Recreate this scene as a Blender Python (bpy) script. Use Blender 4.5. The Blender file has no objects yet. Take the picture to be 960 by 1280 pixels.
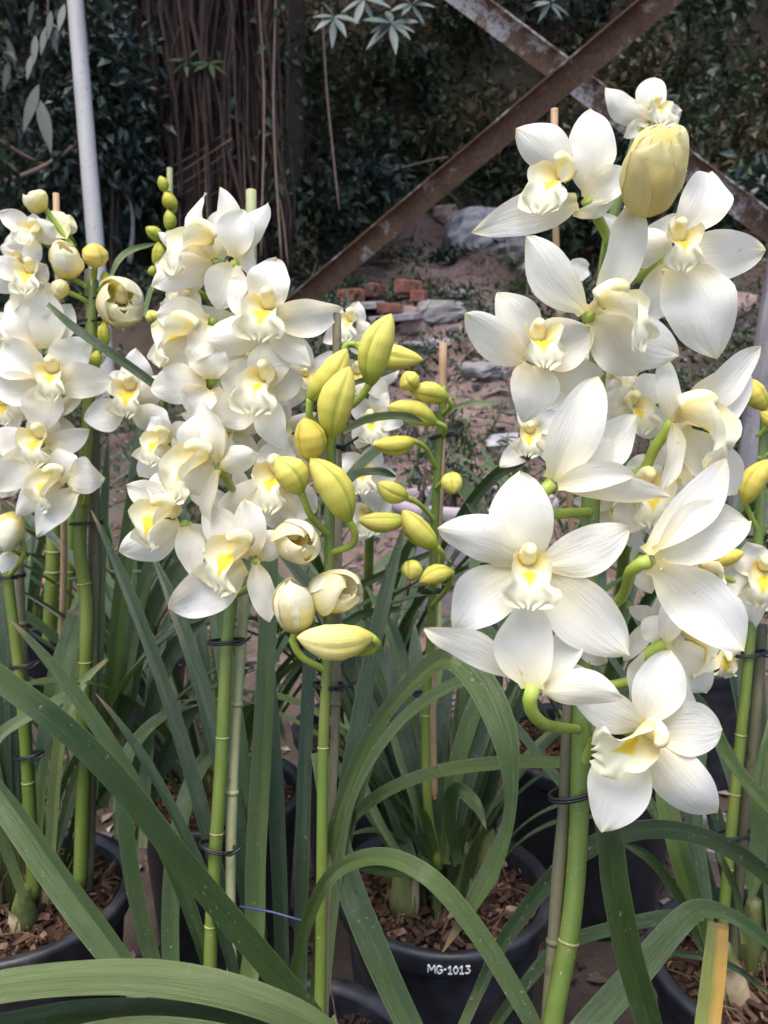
import bpy, math, random
import numpy as np
from mathutils import Vector, noise
random.seed(7); RS = np.random.RandomState(11)
SC = bpy.context.scene; COL = SC.collection
# ------------------------------------------------------------------ camera
PITCH = math.radians(9.5); CAM = Vector((0, 0, 0.85)); F = 1024.0
cam = bpy.data.cameras.new('camera'); camo = bpy.data.objects.new('camera', cam); COL.objects.link(camo)
camo.location = CAM; camo.rotation_euler = (math.pi/2 - PITCH, 0, 0)
cam.sensor_fit = 'VERTICAL'; cam.sensor_height = 24; cam.lens = 24*F/1280
cam.clip_start = 0.02; cam.clip_end = 300
cam.dof.use_dof = True; cam.dof.focus_distance = 0.5; cam.dof.aperture_fstop = 11
SC.camera = camo
# ------------------------------------------------------------------ world, sun, exposure
SUN_EL = math.radians(68); SUN_AZ = math.radians(205)      # azimuth the light comes from, clockwise from +Y
w = bpy.data.worlds.new('World'); SC.world = w; w.use_nodes = True
nt = w.node_tree; bg = nt.nodes['Background']; sk = nt.nodes.new('ShaderNodeTexSky')
sk.sky_type = 'NISHITA'; sk.sun_disc = False; sk.sun_elevation = SUN_EL; sk.sun_rotation = SUN_AZ
sk.air_density = 1.0; sk.dust_density = 2.0; sk.ozone_density = 1.0
nt.links.new(sk.outputs[0], bg.inputs[0]); bg.inputs[1].default_value = 0.145
sl = bpy.data.lights.new('sun', 'SUN'); sl.energy = 2.05; sl.angle = math.radians(42); sl.color = (1, .925, .83)
so = bpy.data.objects.new('sun', sl); COL.objects.link(so)
sdir = Vector((math.sin(SUN_AZ)*math.cos(SUN_EL), math.cos(SUN_AZ)*math.cos(SUN_EL), math.sin(SUN_EL)))
so.rotation_euler = sdir.to_track_quat('Z', 'Y').to_euler(); so.location = (0, -3, 8)
SC.view_settings.view_transform = 'Standard'; SC.view_settings.look = 'None'
SC.view_settings.exposure = 1.2; SC.view_settings.gamma = 1; SC.view_settings.use_curve_mapping = False
SC.cycles.use_denoising = True; SC.cycles.max_bounces = 8; SC.cycles.transparent_max_bounces = 8
SC.cycles.use_adaptive_sampling = True; SC.cycles.adaptive_threshold = 0.015
SC.render.film_transparent = False
# ------------------------------------------------------------------ measuring: photo pixel + depth -> the real place
FW = Vector((0, math.cos(PITCH), -math.sin(PITCH))); UP = Vector((0, math.sin(PITCH), math.cos(PITCH))); RT = Vector((1, 0, 0))
def P(x, y, d): return CAM + d*(FW + RT*((x-480)/F) + UP*((640-y)/F))
def V(x, y, t): return (RT*x + UP*y - FW*t).normalized()          # right, up, towards the viewer
def onz(x, y, z):                                                # where the sight line meets a level
    r = FW + RT*((x-480)/F) + UP*((640-y)/F); return CAM + r*((z-CAM.z)/r.z)
# ------------------------------------------------------------------ mesh helpers
class MB:
    def __init__(s): s.v = []; s.f = []; s.uv = []; s.m = []
    def grid(s, rows, uvs, close=False, mi=0):
        b = len(s.v); n = len(rows[0])
        for r, u in zip(rows, uvs): s.v += [tuple(p) for p in r]; s.uv += u
        for i in range(len(rows)-1):
            for j in range(n if close else n-1):
                k = (j+1) % n
                s.f.append((b+i*n+j, b+i*n+k, b+(i+1)*n+k, b+(i+1)*n+j)); s.m.append(mi)
        return b
    def tube(s, pts, rad, seg=8, mi=0, cap=True):
        pts = [Vector(p) for p in pts]; n = len(pts); L = 0; rows = []; uvs = []
        if not hasattr(rad, '__len__'): rad = [rad]*n
        nrm = None
        for i, p in enumerate(pts):
            t = (pts[min(i+1, n-1)] - pts[max(i-1, 0)])
            t = t.normalized() if t.length > 1e-9 else Vector((0, 0, 1))
            if nrm is None:
                nrm = t.orthogonal().normalized()
            nrm = (nrm - t*nrm.dot(t)); nrm = nrm.normalized() if nrm.length > 1e-6 else t.orthogonal().normalized()
            bn = t.cross(nrm)
            if i: L += (p-pts[i-1]).length
            rows.append([p + (nrm*math.cos(a) + bn*math.sin(a))*rad[i] for a in [2*math.pi*k/seg for k in range(seg)]])
            uvs.append([(k/seg, L) for k in range(seg)])
        b = s.grid(rows, uvs, True, mi)
        if cap:
            s.f.append(tuple(b+k for k in reversed(range(seg)))); s.m.append(mi)
            s.f.append(tuple(b+(n-1)*seg+k for k in range(seg))); s.m.append(mi)
        return s
    def lathe(s, c, prof, seg=32, mi=0, rot=0):
        c = Vector(c)
        rows = [[c + Vector((r*math.cos(a), r*math.sin(a), z)) for a in [rot+2*math.pi*k/seg for k in range(seg)]] for r, z in prof]
        s.grid(rows, [[(k/seg, i/len(prof)) for k in range(seg)] for i in range(len(prof))], True, mi); return s
    def hull(s, pts, mi=0):                                       # box from eight points
        b = len(s.v); s.v += [tuple(p) for p in pts]; s.uv += [(0, 0)]*8
        for q in ((0,3,2,1),(4,5,6,7),(0,1,5,4),(1,2,6,5),(2,3,7,6),(3,0,4,7)): s.f.append(tuple(b+k for k in q)); s.m.append(mi)
        return s
ORG = {}
def mesh_of(name, v, f, uv=None, mi=None, smooth=True):
    me = bpy.data.meshes.new(name); me.from_pydata(v, [], f)
    if uv is not None:
        l = me.uv_layers.new(name='uv'); idx = np.empty(len(me.loops), dtype=np.int32); me.loops.foreach_get('vertex_index', idx)
        l.data.foreach_set('uv', np.asarray(uv, dtype=np.float32)[idx].ravel())
    if mi is not None and any(mi): me.polygons.foreach_set('material_index', np.asarray(mi, dtype=np.int32))
    me.polygons.foreach_set('use_smooth', np.full(len(me.polygons), smooth, dtype=bool)); me.update()
    return me
def obj(name, mb, mat, parent=None, org=None, smooth=True, label=None, kind=None, cat=None, group=None):
    """one mesh object; vertices given in world space, stored round its own origin"""
    po = ORG[parent.name] if parent else Vector((0, 0, 0))
    if org is None: org = po
    org = Vector(org)
    if isinstance(mb, MB): v, f, uv, mi = mb.v, mb.f, mb.uv, mb.m
    else: v, f, uv = mb; mi = None
    v = np.asarray(v, dtype=np.float64) - np.array(org)
    me = mesh_of(name, v.tolist(), f if isinstance(f, list) else f.tolist(), uv, mi, smooth)
    for m in (mat if isinstance(mat, (list, tuple)) else [mat]): me.materials.append(m)
    o = bpy.data.objects.new(name, me); COL.objects.link(o); o.parent = parent; o.location = org - po
    ORG[o.name] = org; tag(o, label, cat, group, kind); return o
def tag(o, label=None, cat=None, group=None, kind=None):
    for k, x in (('label', label), ('category', cat), ('group', group), ('kind', kind)):
        if x: o[k] = x
    return o
def thing(name, loc, label, cat, group=None):
    o = bpy.data.objects.new(name, None); COL.objects.link(o); o.location = loc; o.empty_display_size = .05
    ORG[o.name] = Vector(loc); return tag(o, label, cat, group)
def spline(pts, n):
    """Catmull-Rom through rows of numbers (any width)"""
    a = np.asarray(pts, dtype=float); k = len(a)
    if k == 1: return np.repeat(a, n, 0)
    e = np.vstack([2*a[0]-a[1], a, 2*a[-1]-a[-2]]); out = []
    d = np.r_[0, np.cumsum(np.linalg.norm(np.diff(a[:, :3], axis=0), axis=1))]
    for s in np.linspace(0, d[-1], n):
        i = min(max(np.searchsorted(d, s, 'right')-1, 0), k-2); t = (s-d[i])/max(d[i+1]-d[i], 1e-9)
        p0, p1, p2, p3 = e[i], e[i+1], e[i+2], e[i+3]
        out.append(.5*((2*p1)+(-p0+p2)*t+(2*p0-5*p1+4*p2-p3)*t*t+(-p0+3*p1-3*p2+p3)*t**3))
    return np.array(out)
# ------------------------------------------------------------------ materials
class NT:
    def __init__(s, name):
        s.mat = bpy.data.materials.new(name); s.mat.use_nodes = True; s.t = s.mat.node_tree; s.t.nodes.clear()
        s.out = s.n('ShaderNodeOutputMaterial')
    def n(s, typ, **kw):
        x = s.t.nodes.new(typ)
        for k, v in kw.items():
            if k.startswith('i_'): x.inputs[k[2:].replace('_', ' ')].default_value = v
            else: setattr(x, k, v)
        return x
    def l(s, a, b): s.t.links.new(a, b); return b.node
    def noise(s, vec, scale, detail=4, rough=.55):
        x = s.n('ShaderNodeTexNoise'); x.inputs['Scale'].default_value = scale; x.inputs['Detail'].default_value = detail; x.inputs['Roughness'].default_value = rough
        if vec is not None: s.l(vec, x.inputs['Vector'])
        return x.outputs['Fac']
    def ramp(s, fac, stops, interp='LINEAR'):
        r = s.n('ShaderNodeValToRGB'); cr = r.color_ramp; cr.interpolation = interp
        while len(cr.elements) < len(stops): cr.elements.new(.5)
        for e, (p, c) in zip(cr.elements, stops): e.position = p; e.color = (*c, 1) if len(c) == 3 else c
        s.l(fac, r.inputs[0]); return r.outputs[0]
    def mix(s, fac, a, b, mode='MIX'):
        m = s.n('ShaderNodeMix', data_type='RGBA', blend_type=mode)
        for sock, x in ((m.inputs[0], fac), (m.inputs[6], a), (m.inputs[7], b)):
            if hasattr(x, 'is_linked'): s.l(x, sock)
            else: sock.default_value = (*x, 1) if isinstance(x, tuple) and len(x) == 3 else x
        return m.outputs[2]
    def math(s, op, a, b=0.0, clamp=False):
        m = s.n('ShaderNodeMath', operation=op, use_clamp=clamp)
        for sock, x in zip(m.inputs, (a, b)):
            if hasattr(x, 'is_linked'): s.l(x, sock)
            else: sock.default_value = x
        return m.outputs[0]
    def bump(s, h, strength=.3, dist=.002):
        b = s.n('ShaderNodeBump'); b.inputs['Strength'].default_value = strength; b.inputs['Distance'].default_value = dist
        s.l(h, b.inputs['Height']); return b.outputs[0]
    def finish(s, col, rough=.5, normal=None, spec=.5, trans=0, tcol=None, metal=0, coat=0):
        p = s.n('ShaderNodeBsdfPrincipled')
        for sock, x in ((p.inputs['Base Color'], col), (p.inputs['Roughness'], rough), (p.inputs['Metallic'], metal)):
            if hasattr(x, 'is_linked'): s.l(x, sock)
            else: sock.default_value = (*x, 1) if isinstance(x, tuple) and len(x) == 3 else x
        p.inputs['Specular IOR Level'].default_value = spec
        p.inputs['Coat Weight'].default_value = coat
        if normal is not None: s.l(normal, p.inputs['Normal'])
        sh = p.outputs[0]
        if trans:
            t = s.n('ShaderNodeBsdfTranslucent'); c = tcol if tcol is not None else col
            if hasattr(c, 'is_linked'): s.l(c, t.inputs[0])
            else: t.inputs[0].default_value = (*c, 1)
            if normal is not None: s.l(normal, t.inputs['Normal'])
            m = s.n('ShaderNodeMixShader'); m.inputs[0].default_value = trans; s.l(sh, m.inputs[1]); s.l(t.outputs[0], m.inputs[2]); sh = m.outputs[0]
        s.l(sh, s.out.inputs[0]); return s.mat
    def coords(s):
        c = s.n('ShaderNodeTexCoord'); sep = s.n('ShaderNodeSeparateXYZ'); s.l(c.outputs['UV'], sep.inputs[0])
        s.obj = c.outputs['Object']; s.uvv = c.outputs['UV']; s.u = sep.outputs[0]; s.v = sep.outputs[1]
        s.pos = s.n('ShaderNodeNewGeometry').outputs['Position']
        s.rnd = s.n('ShaderNodeObjectInfo').outputs['Random']; return s
    def stretch(s, vec, sc):
        m = s.n('ShaderNodeMapping'); m.inputs['Scale'].default_value = sc; s.l(vec, m.inputs['Vector']); return m.outputs[0]

def mat_petal(name, tip, base, body, trans=.28):
    m = NT(name).coords()
    c = m.ramp(m.v, [(0, base), (.14, tuple(.45*a+.55*b for a, b in zip(base, body))), (.50, body), (.86, body), (1, tip)])
    c = m.mix(m.math('MULTIPLY', m.rnd, .22), c, (.83, .79, .64))
    patch = m.ramp(m.noise(m.pos, 38, 3), [(.42, (1, 1, 1)), (.75, (.955, .93, .84))]); c = m.mix(1.0, c, patch, 'MULTIPLY')
    veins = m.noise(m.stretch(m.uvv, (26, 1.1, 1)), 1.6, 2)
    c = m.mix(m.math('MULTIPLY', m.ramp(veins, [(.45, (0,)*3), (.7, (1,)*3)]), .06), c, (.74, .71, .58))
    speck = m.ramp(m.noise(m.pos, 210, 1), [(.765, (0,)*3), (.80, (1,)*3)])
    c = m.mix(m.math('MULTIPLY', speck, .35), c, (.42, .33, .18))
    br = m.ramp(m.noise(m.pos, 26, 4, .65), [(.70, (0,)*3), (.76, (1,)*3)]); c = m.mix(m.math('MULTIPLY', br, .30), c, (.60, .50, .30))
    nrm = m.bump(m.math('ADD', m.math('MULTIPLY', veins, .35), m.noise(m.pos, 60, 4)), .32, .002)
    fold_ = m.noise(m.stretch(m.uvv, (5, 1.3, 1)), 1.2, 3); b2 = m.n('ShaderNodeBump'); b2.inputs['Strength'].default_value = .2; b2.inputs['Distance'].default_value = .004; m.l(fold_, b2.inputs['Height']); m.l(nrm, b2.inputs['Normal'])
    return m.finish(c, .45, b2.outputs[0], .3, trans, m.mix(1.0, c, (1.0, .95, .80), 'MULTIPLY'))
PETAL = mat_petal('white_petal', (.86, .80, .58), (.84, .74, .34), (.87, .858, .838), .46)
CREAM = mat_petal('cream_petal', (.83, .74, .36), (.62, .66, .16), (.84, .79, .50), .22)
def mat_lip():
    m = NT('ruffled_lip').coords()
    cu = m.math('ABSOLUTE', m.math('SUBTRACT', m.u, .5))
    band = m.math('SUBTRACT', m.math('SUBTRACT', m.math('ADD', .78, m.math('MULTIPLY', m.rnd, .4)), m.math('MULTIPLY', cu, 4.4)), m.math('MULTIPLY', m.math('ABSOLUTE', m.math('SUBTRACT', m.v, .47)), 3.0), True)
    c = m.ramp(m.math('ADD', band, m.math('MULTIPLY', m.math('SUBTRACT', m.noise(m.pos, 160, 3), .5), .35)), [(.0, (.87, .85, .74)), (.16, (.87, .81, .46)), (.44, (.86, .64, .07))])
    inner = m.ramp(m.v, [(0, (.95, .78, .30)), (.32, (1, .93, .66)), (.6, (1, .99, .92)), (1, (1, .99, .88))])
    c = m.mix(1.0, c, inner, 'MULTIPLY')
    nrm = m.bump(m.noise(m.pos, 240, 3), .3, .001)
    return m.finish(c, .5, nrm, .25, .38, m.mix(1.0, c, (1.0, .95, .78), 'MULTIPLY'))
LIP = mat_lip()
def mat_column():
    m = NT('flower_column').coords()
    c = m.ramp(m.math('ADD', m.v, m.math('MULTIPLY', m.math('SUBTRACT', m.noise(m.pos, 120, 3), .5), .2)), [(0, (.84, .79, .52)), (.5, (.85, .80, .52)), (.82, (.85, .72, .30)), (1, (.84, .79, .56))])
    return m.finish(c, .4, m.bump(m.noise(m.pos, 300, 2), .2, .001), .4, .12)
COLUMN = mat_column()
def mat_bud(name, lo, mid, hi, sm=.8):
    m = NT(name).coords()
    st = m.noise(m.stretch(m.uvv, (30, .8, 1)), 1.5, 3)
    c = m.ramp(m.v, [(0, lo), (.3, mid), (.8, hi), (1, tuple(x*.9 for x in hi))])
    c = m.mix(m.math('MULTIPLY', m.ramp(st, [(.4, (0,)*3), (.65, (1,)*3)]), .35), c, tuple(.5*(a+b) for a, b in zip(lo, mid)))
    c = m.mix(m.math('MULTIPLY', m.rnd, .30 if sm else .05), c, (.66, .50, .06))
    fr = m.math('ABSOLUTE', m.math('SUBTRACT', m.math('FRACT', m.u), .5)); seam = m.ramp(fr, [(0, (.75,)*3), (.05, (.35,)*3), (.11, (0,)*3)]); c = m.mix(m.math('MULTIPLY', seam, sm), c, tuple(.7*x for x in lo))
    sp = m.ramp(m.noise(m.pos, 240, 2), [(.68, (0,)*3), (.74, (.5,)*3)]); c = m.mix(sp, c, tuple(x*.55 for x in hi))
    return m.finish(c, .5, m.bump(m.math('ADD', m.math('MULTIPLY', st, 1.4), m.noise(m.pos, 120, 4)), .32 if sm else .2, .0016), .3, .18 if sm else .42, m.mix(1.0, c, (1.0, .97, .85), 'MULTIPLY'))
BUD = mat_bud('yellow_green_bud', (.28, .39, .04), (.64, .62, .11), (.80, .70, .17))
GBUD = mat_bud('small_green_bud', (.20, .30, .03), (.36, .42, .05), (.46, .46, .06))
YBUD = mat_bud('opening_bud', (.62, .58, .13), (.85, .74, .30), (.87, .83, .62), 0)
def mat_stem():
    m = NT('green_stem').coords()
    c = m.ramp(m.noise(m.stretch(m.pos, (1, 1, .25)), 45, 4), [(.3, (.082, .125, .020)), (.55, (.130, .170, .030)), (.8, (.21, .215, .060))])
    c = m.mix(m.ramp(m.noise(m.pos, 14, 2), [(.4, (0,)*3), (.75, (.6,)*3)]), c, (.10, .17, .03))
    sp = m.ramp(m.noise(m.pos, 420, 1), [(.72, (0,)*3), (.76, (.5,)*3)]); c = m.mix(sp, c, (.4, .42, .25))
    return m.finish(c, .36, m.bump(m.noise(m.stretch(m.pos, (1, 1, .12)), 260, 3), .25, .001), .5)
STEM = mat_stem()
def flat(name, col, rough=.6, sc=60, var=.25, bumpd=.002, metal=0, spec=.4):
    m = NT(name).coords(); n = m.noise(m.pos, sc, 5)
    c = m.ramp(n, [(.25, tuple(x*(1-var) for x in col)), (.75, tuple(min(1, x*(1+var)) for x in col))])
    c = m.mix(m.math('MULTIPLY', m.rnd, .3), c, tuple(x*.7 for x in col))
    return m.finish(c, rough, m.bump(n, .35, bumpd), spec, 0, None, metal)
NODE = flat('stem_node', (.24, .23, .09), .55, 200, .6)
TIE = flat('black_tie', (.012, .012, .014), .4, 90)
PEDICEL = flat('flower_stalk', (.30, .38, .06), .4, 60, .25, .0012)
def mat_leaf(name, dark, lite, yellow=None, spots=.6):
    m = NT(name).coords()
    cu = m.math('ABSOLUTE', m.math('SUBTRACT', m.u, .5))
    n = m.noise(m.pos, 9, 3); fine = m.noise(m.stretch(m.uvv, (70, 1.2, 1)), 1.3, 4)
    c = m.ramp(m.math('ADD', m.math('MULTIPLY', n, .45), m.math('MULTIPLY', fine, .55)), [(.34, dark), (.64, lite)])
    c = m.mix(m.ramp(m.rnd, [(.0, (.75,)*3), (.45, (0,)*3)]), c, tuple(x*.62 for x in dark)); c = m.mix(m.ramp(m.rnd, [(.6, (0,)*3), (1, (.6,)*3)]), c, tuple(x*k for x, k in zip(lite, (1.5, 1.25, 1.0))))
    mid = m.ramp(cu, [(0, (1,)*3), (.035, (.5,)*3), (.07, (0,)*3)]); c = m.mix(m.math('MULTIPLY', mid, .28), c, tuple(x*1.8 for x in lite))
    crease = m.ramp(cu, [(.012, (0,)*3), (.03, (1,)*3), (.06, (0,)*3)]); c = m.mix(m.math('MULTIPLY', crease, .45), c, tuple(x*.5 for x in dark)); edge = m.ramp(cu, [(.472, (0,)*3), (.495, (1,)*3)]); c = m.mix(m.math('MULTIPLY', edge, .5), c, (.22, .26, .09))
    if yellow: c = m.mix(m.ramp(m.math('ADD', m.u, m.math('MULTIPLY', m.math('SUBTRACT', m.noise(m.pos, 22, 4), .5), .5)), [(.40, (0,)*3), (.66, (1,)*3)]), c, yellow)
    tipb = m.ramp(m.math('ADD', m.v, m.math('MULTIPLY', m.math('SUBTRACT', m.noise(m.pos, 60, 3), .5), .05)), [(0, (.5,)*3), (.16, (0,)*3), (.955, (0,)*3), (.98, (1,)*3)]); tb = m.ramp(m.v, [(.4, (.26, .30, .10)), (.6, (.24, .15, .07))]); c = m.mix(m.math('MULTIPLY', tipb, .8), c, tb)
    dust = m.ramp(m.noise(m.pos, 330, 2), [(.66, (0,)*3), (.71, (.8,)*3)]); dz = m.ramp(m.noise(m.pos, 17, 2), [(.40, (0,)*3), (.58, (1,)*3)]); haze_ = m.ramp(m.noise(m.pos, 28, 5, .7), [(.52, (0,)*3), (.74, (.14,)*3)]); c = m.mix(haze_, c, (.17, .21, .15))
    c = m.mix(m.math('MULTIPLY', m.math('MULTIPLY', dust, dz), spots), c, (.42, .46, .42))
    brown = m.ramp(m.noise(m.pos, 12, 3), [(.70, (0,)*3), (.76, (1,)*3)]); c = m.mix(m.math('MULTIPLY', brown, .5), c, (.20, .12, .05))
    rg = m.ramp(m.noise(m.pos, 40, 3), [(.3, (.26,)*3), (.7, (.42,)*3)])
    return m.finish(c, rg, m.bump(fine, .75, .0016), .8, .12, (.10, .20, .03))
LEAF = mat_leaf('strap_leaf', (.025, .057, .011), (.058, .104, .022))
LEAFD = mat_leaf('dark_strap_leaf', (.017, .042, .015), (.036, .072, .025), None, .35)
LEAFY = mat_leaf('yellow_strap_leaf', (.20, .24, .05), (.30, .32, .08), (.66, .38, .07))
LEAFP = mat_leaf('light_strap_leaf', (.10, .155, .05), (.15, .20, .075))
DRY = flat('dry_sheath', (.40, .30, .17), .7, 80, .35)
def mat_pot():
    m = NT('black_pot_plastic').coords(); n = m.noise(m.pos, 30, 5)
    c = m.ramp(n, [(.3, (.010, .010, .013)), (.7, (.026, .027, .036))]); dirt = m.ramp(m.noise(m.pos, 9, 5, .7), [(.56, (0,)*3), (.72, (.5,)*3)])
    c = m.mix(dirt, c, (.11, .085, .065))
    return m.finish(c, m.ramp(n, [(.3, (.36,)*3), (.7, (.6,)*3)]), m.bump(m.noise(m.pos, 120, 4), .25, .0012), .45)
POT = mat_pot()
INK = flat('white_marker', (.80, .80, .80), .6, 200, .06, .0004)
def mat_bark(name, stops, sc=60, rough=.85):
    m = NT(name).coords(); c = m.ramp(m.math('ADD', m.math('MULTIPLY', m.u, .75), m.math('MULTIPLY', m.noise(m.pos, sc, 4), .35)), stops)
    return m.finish(c, rough, m.bump(m.noise(m.pos, sc*3, 4), .6, .002), .25)
BARK = mat_bark('fir_bark_chips', [(.1, (.022, .012, .008)), (.5, (.056, .029, .018)), (.85, (.115, .064, .040)), (1, (.30, .20, .13))])
LITTER = mat_bark('leaf_litter', [(.1, (.04, .025, .02)), (.5, (.10, .066, .05)), (.85, (.19, .14, .11)), (1, (.36, .30, .26))], 20)
PEBBLE = mat_bark('grey_gravel', [(.1, (.07, .06, .06)), (.5, (.14, .115, .115)), (1, (.28, .25, .255))], 20)
def mat_cane(name, a, b, c3, sc=30):
    m = NT(name).coords()
    c = m.ramp(m.noise(m.stretch(m.pos, (1, 1, .16)), sc, 5), [(.28, a), (.52, b), (.78, c3)])
    c = m.mix(m.math('MULTIPLY', m.rnd, .4), c, tuple(x*.6 for x in b))
    blot = m.ramp(m.noise(m.pos, 55, 4), [(.60, (0,)*3), (.72, (.7,)*3)]); c = m.mix(blot, c, tuple(x*.45 for x in a))
    return m.finish(c, .62, m.bump(m.noise(m.stretch(m.pos, (1, 1, .08)), sc*7, 4), .5, .0012), .35)
CANE = mat_cane('weathered_cane', (.10, .085, .055), (.19, .165, .10), (.30, .26, .17))
CANEG = mat_cane('greenish_cane', (.20, .21, .10), (.30, .31, .16), (.40, .40, .24))
CANED = mat_cane('dark_cane', (.05, .05, .028), (.10, .095, .05), (.16, .14, .085))
CANEO = mat_cane('tan_cane', (.26, .15, .08), (.36, .23, .13), (.45, .31, .20))
POLE = mat_cane('grey_pole', (.30, .285, .285), (.42, .405, .405), (.52, .50, .50), 9)
POST = mat_cane('grey_post', (.08, .075, .08), (.15, .14, .15), (.24, .22, .235), 14)
BULB = mat_cane('pseudobulb', (.05, .07, .02), (.13, .15, .045), (.24, .22, .10), 60)
# ------------------------------------------------------------------ the kinds of pieces an orchid is made of
def blade(base, tip, width, nrm, rng, bulge=.10, cup=.10, twist=0, ripple=.05, peak=.92, nu=11, nv=17, reflex=0, claw=.40):
    """one sepal or petal: an elliptic curved blade from base to tip, facing nrm"""
    a = tip-base; L = a.length; a = a/L; n = nrm - a*nrm.dot(a)
    n = n.normalized() if n.length > 1e-4 else a.orthogonal().normalized()
    m = MB(); rows = []; uvs = []; p1, p2, p3 = rng.uniform(0, 6), rng.uniform(0, 6), rng.uniform(0, 6); side = rng.uniform(-.09, .09)
    f1 = rng.uniform(4, 7); asym = rng.uniform(-.09, .09)
    for i in range(nv):
        v = i/(nv-1); e = v**peak
        hw = width/2*max(math.sin(math.pi*min(e, 1))**.66, claw*(1-v)**2)*(1 if v < .8 else 1-.10*((v-.8)/.2)**2)
        hw = max(hw*(1+.035*noise.noise(Vector((v*5, p1*9, p2)))), width*.012)
        ang = twist*(v-.35); nn = n*math.cos(ang) + a.cross(n)*math.sin(ang); ww = a.cross(nn)
        c = base + a*L*v + n*(bulge*L*math.sin(math.pi*v**.85)) + n*(reflex*L*max(0, v-.55)**2*4) + a.cross(n)*side*L*math.sin(math.pi*v)
        r = []; u_ = []
        for j in range(nu):
            u = 2*j/(nu-1)-1
            off = cup*width*(u*u)*math.sin(math.pi*min(1, v*.9+.1))**.5 - .022*width*math.exp(-(u/.11)**2)*(1-v)
            off += ripple*width*abs(u)**1.6*math.sin(f1*v*2+p1+(1.3 if u > 0 else 0))*min(1, v*3)
            off += .035*width*math.sin(3*v+p2+u*2.2) + .03*width*noise.noise(Vector((u*1.6+p1, v*3.2, p3)))
            r.append(c + ww*hw*(u+asym*(1-u*u)) + nn*off); u_.append((.5+u/2, v))
        rows.append(r); uvs.append(u_)
    m.grid(rows, uvs); return m
def lip_mesh(o, f, u, s, rng, flex=1):
    """labellum: side lobes rising round the column, a ruffled middle lobe bent down"""
    r = f.cross(u).normalized(); m = MB(); rows = []; uvs = []; NS, NT_ = 26, 25
    hws = np.interp(np.linspace(0, 1, NS), [0, .12, .38, .52, .64, .80, .93, 1], [.30, .46, .60, .54, .33, .47, .38, .15])
    hws = hws*np.interp(np.linspace(0, 1, NS), [0, .5, .7, 1], [1, rng.uniform(.85, 1.15), rng.uniform(.8, 1.3), rng.uniform(.8, 1.3)]); thetas = np.interp(np.linspace(0, 1, NS), [0, .4, .58, .75, 1], [3.9, 3.7, 2.7, .9, -.2]); c = o - u*s*.06; ds = s*1.12/(NS-1); k1 = rng.uniform(0, 6); bend = rng.uniform(1.2, 1.7)
    for i in range(NS):
        v = i/(NS-1); phi = -.15*flex - flex*bend*max(0, min(1, (v-.42)/.45))
        d = f*math.cos(phi) + u*math.sin(phi); up = u*math.cos(phi) - f*math.sin(phi)
        if i: c = c + d*ds
        h = hws[i]*s; th = thetas[i]; r_ = []; u_ = []
        for j in range(NT_):
            t = 2*j/(NT_-1)-1; q = th*t/2
            if abs(th) > .05: R = 2*h/th; x = R*math.sin(q); y = R*(1-math.cos(q))
            else: x = h*t; y = 0
            ru = s*abs(t)**2.2*(.055 if v > .5 else .022)*math.sin(t*9+v*17+k1)*min(1, v*2.5)
            ru += s*.05*max(0, v-.88)*8*math.sin(t*11+k1)
            cal = .05*s*math.exp(-((abs(t)-.10)/.07)**2)*(1 if .1 < v < .68 else 0)*math.sin(math.pi*min(1, max(0, (v-.1)/.58)))
            r_.append(c + r*(x+.4*ru) + up*(y+ru+cal) + d*ru*.9); u_.append((.5+t/2, v))
        rows.append(r_); uvs.append(u_)
    m.grid(rows, uvs); return m
def column_into(m, o, f, u, s, mi=0):
    pts = [o + u*s*(.08 + .30*math.sin(1.8*v)) + f*s*(.0+.44*v) - u*s*.13*v*v for v in [k/9 for k in range(10)]]
    n = len(pts); rad = [s*x for x in np.interp(np.linspace(0, 1, n), [0, .5, .8, .92, 1], [.19, .14, .115, .095, .04])]
    b = len(m.v); m.tube(pts, rad, 10, mi)
    for k in range(b, len(m.v)): m.uv[k] = (m.uv[k][0], (k-b)//10/(n-1))
def stalk_into(m, pts, r0, r1, mi):
    q = spline([tuple(p) for p in pts], 14); m.tube([Vector(x[:3]) for x in q], np.interp(np.linspace(0, 1, 14), [0, .15, .8, 1], [r0*1.15, r0, r1, r1*1.1]), 9, mi)
NF = [0]
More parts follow.
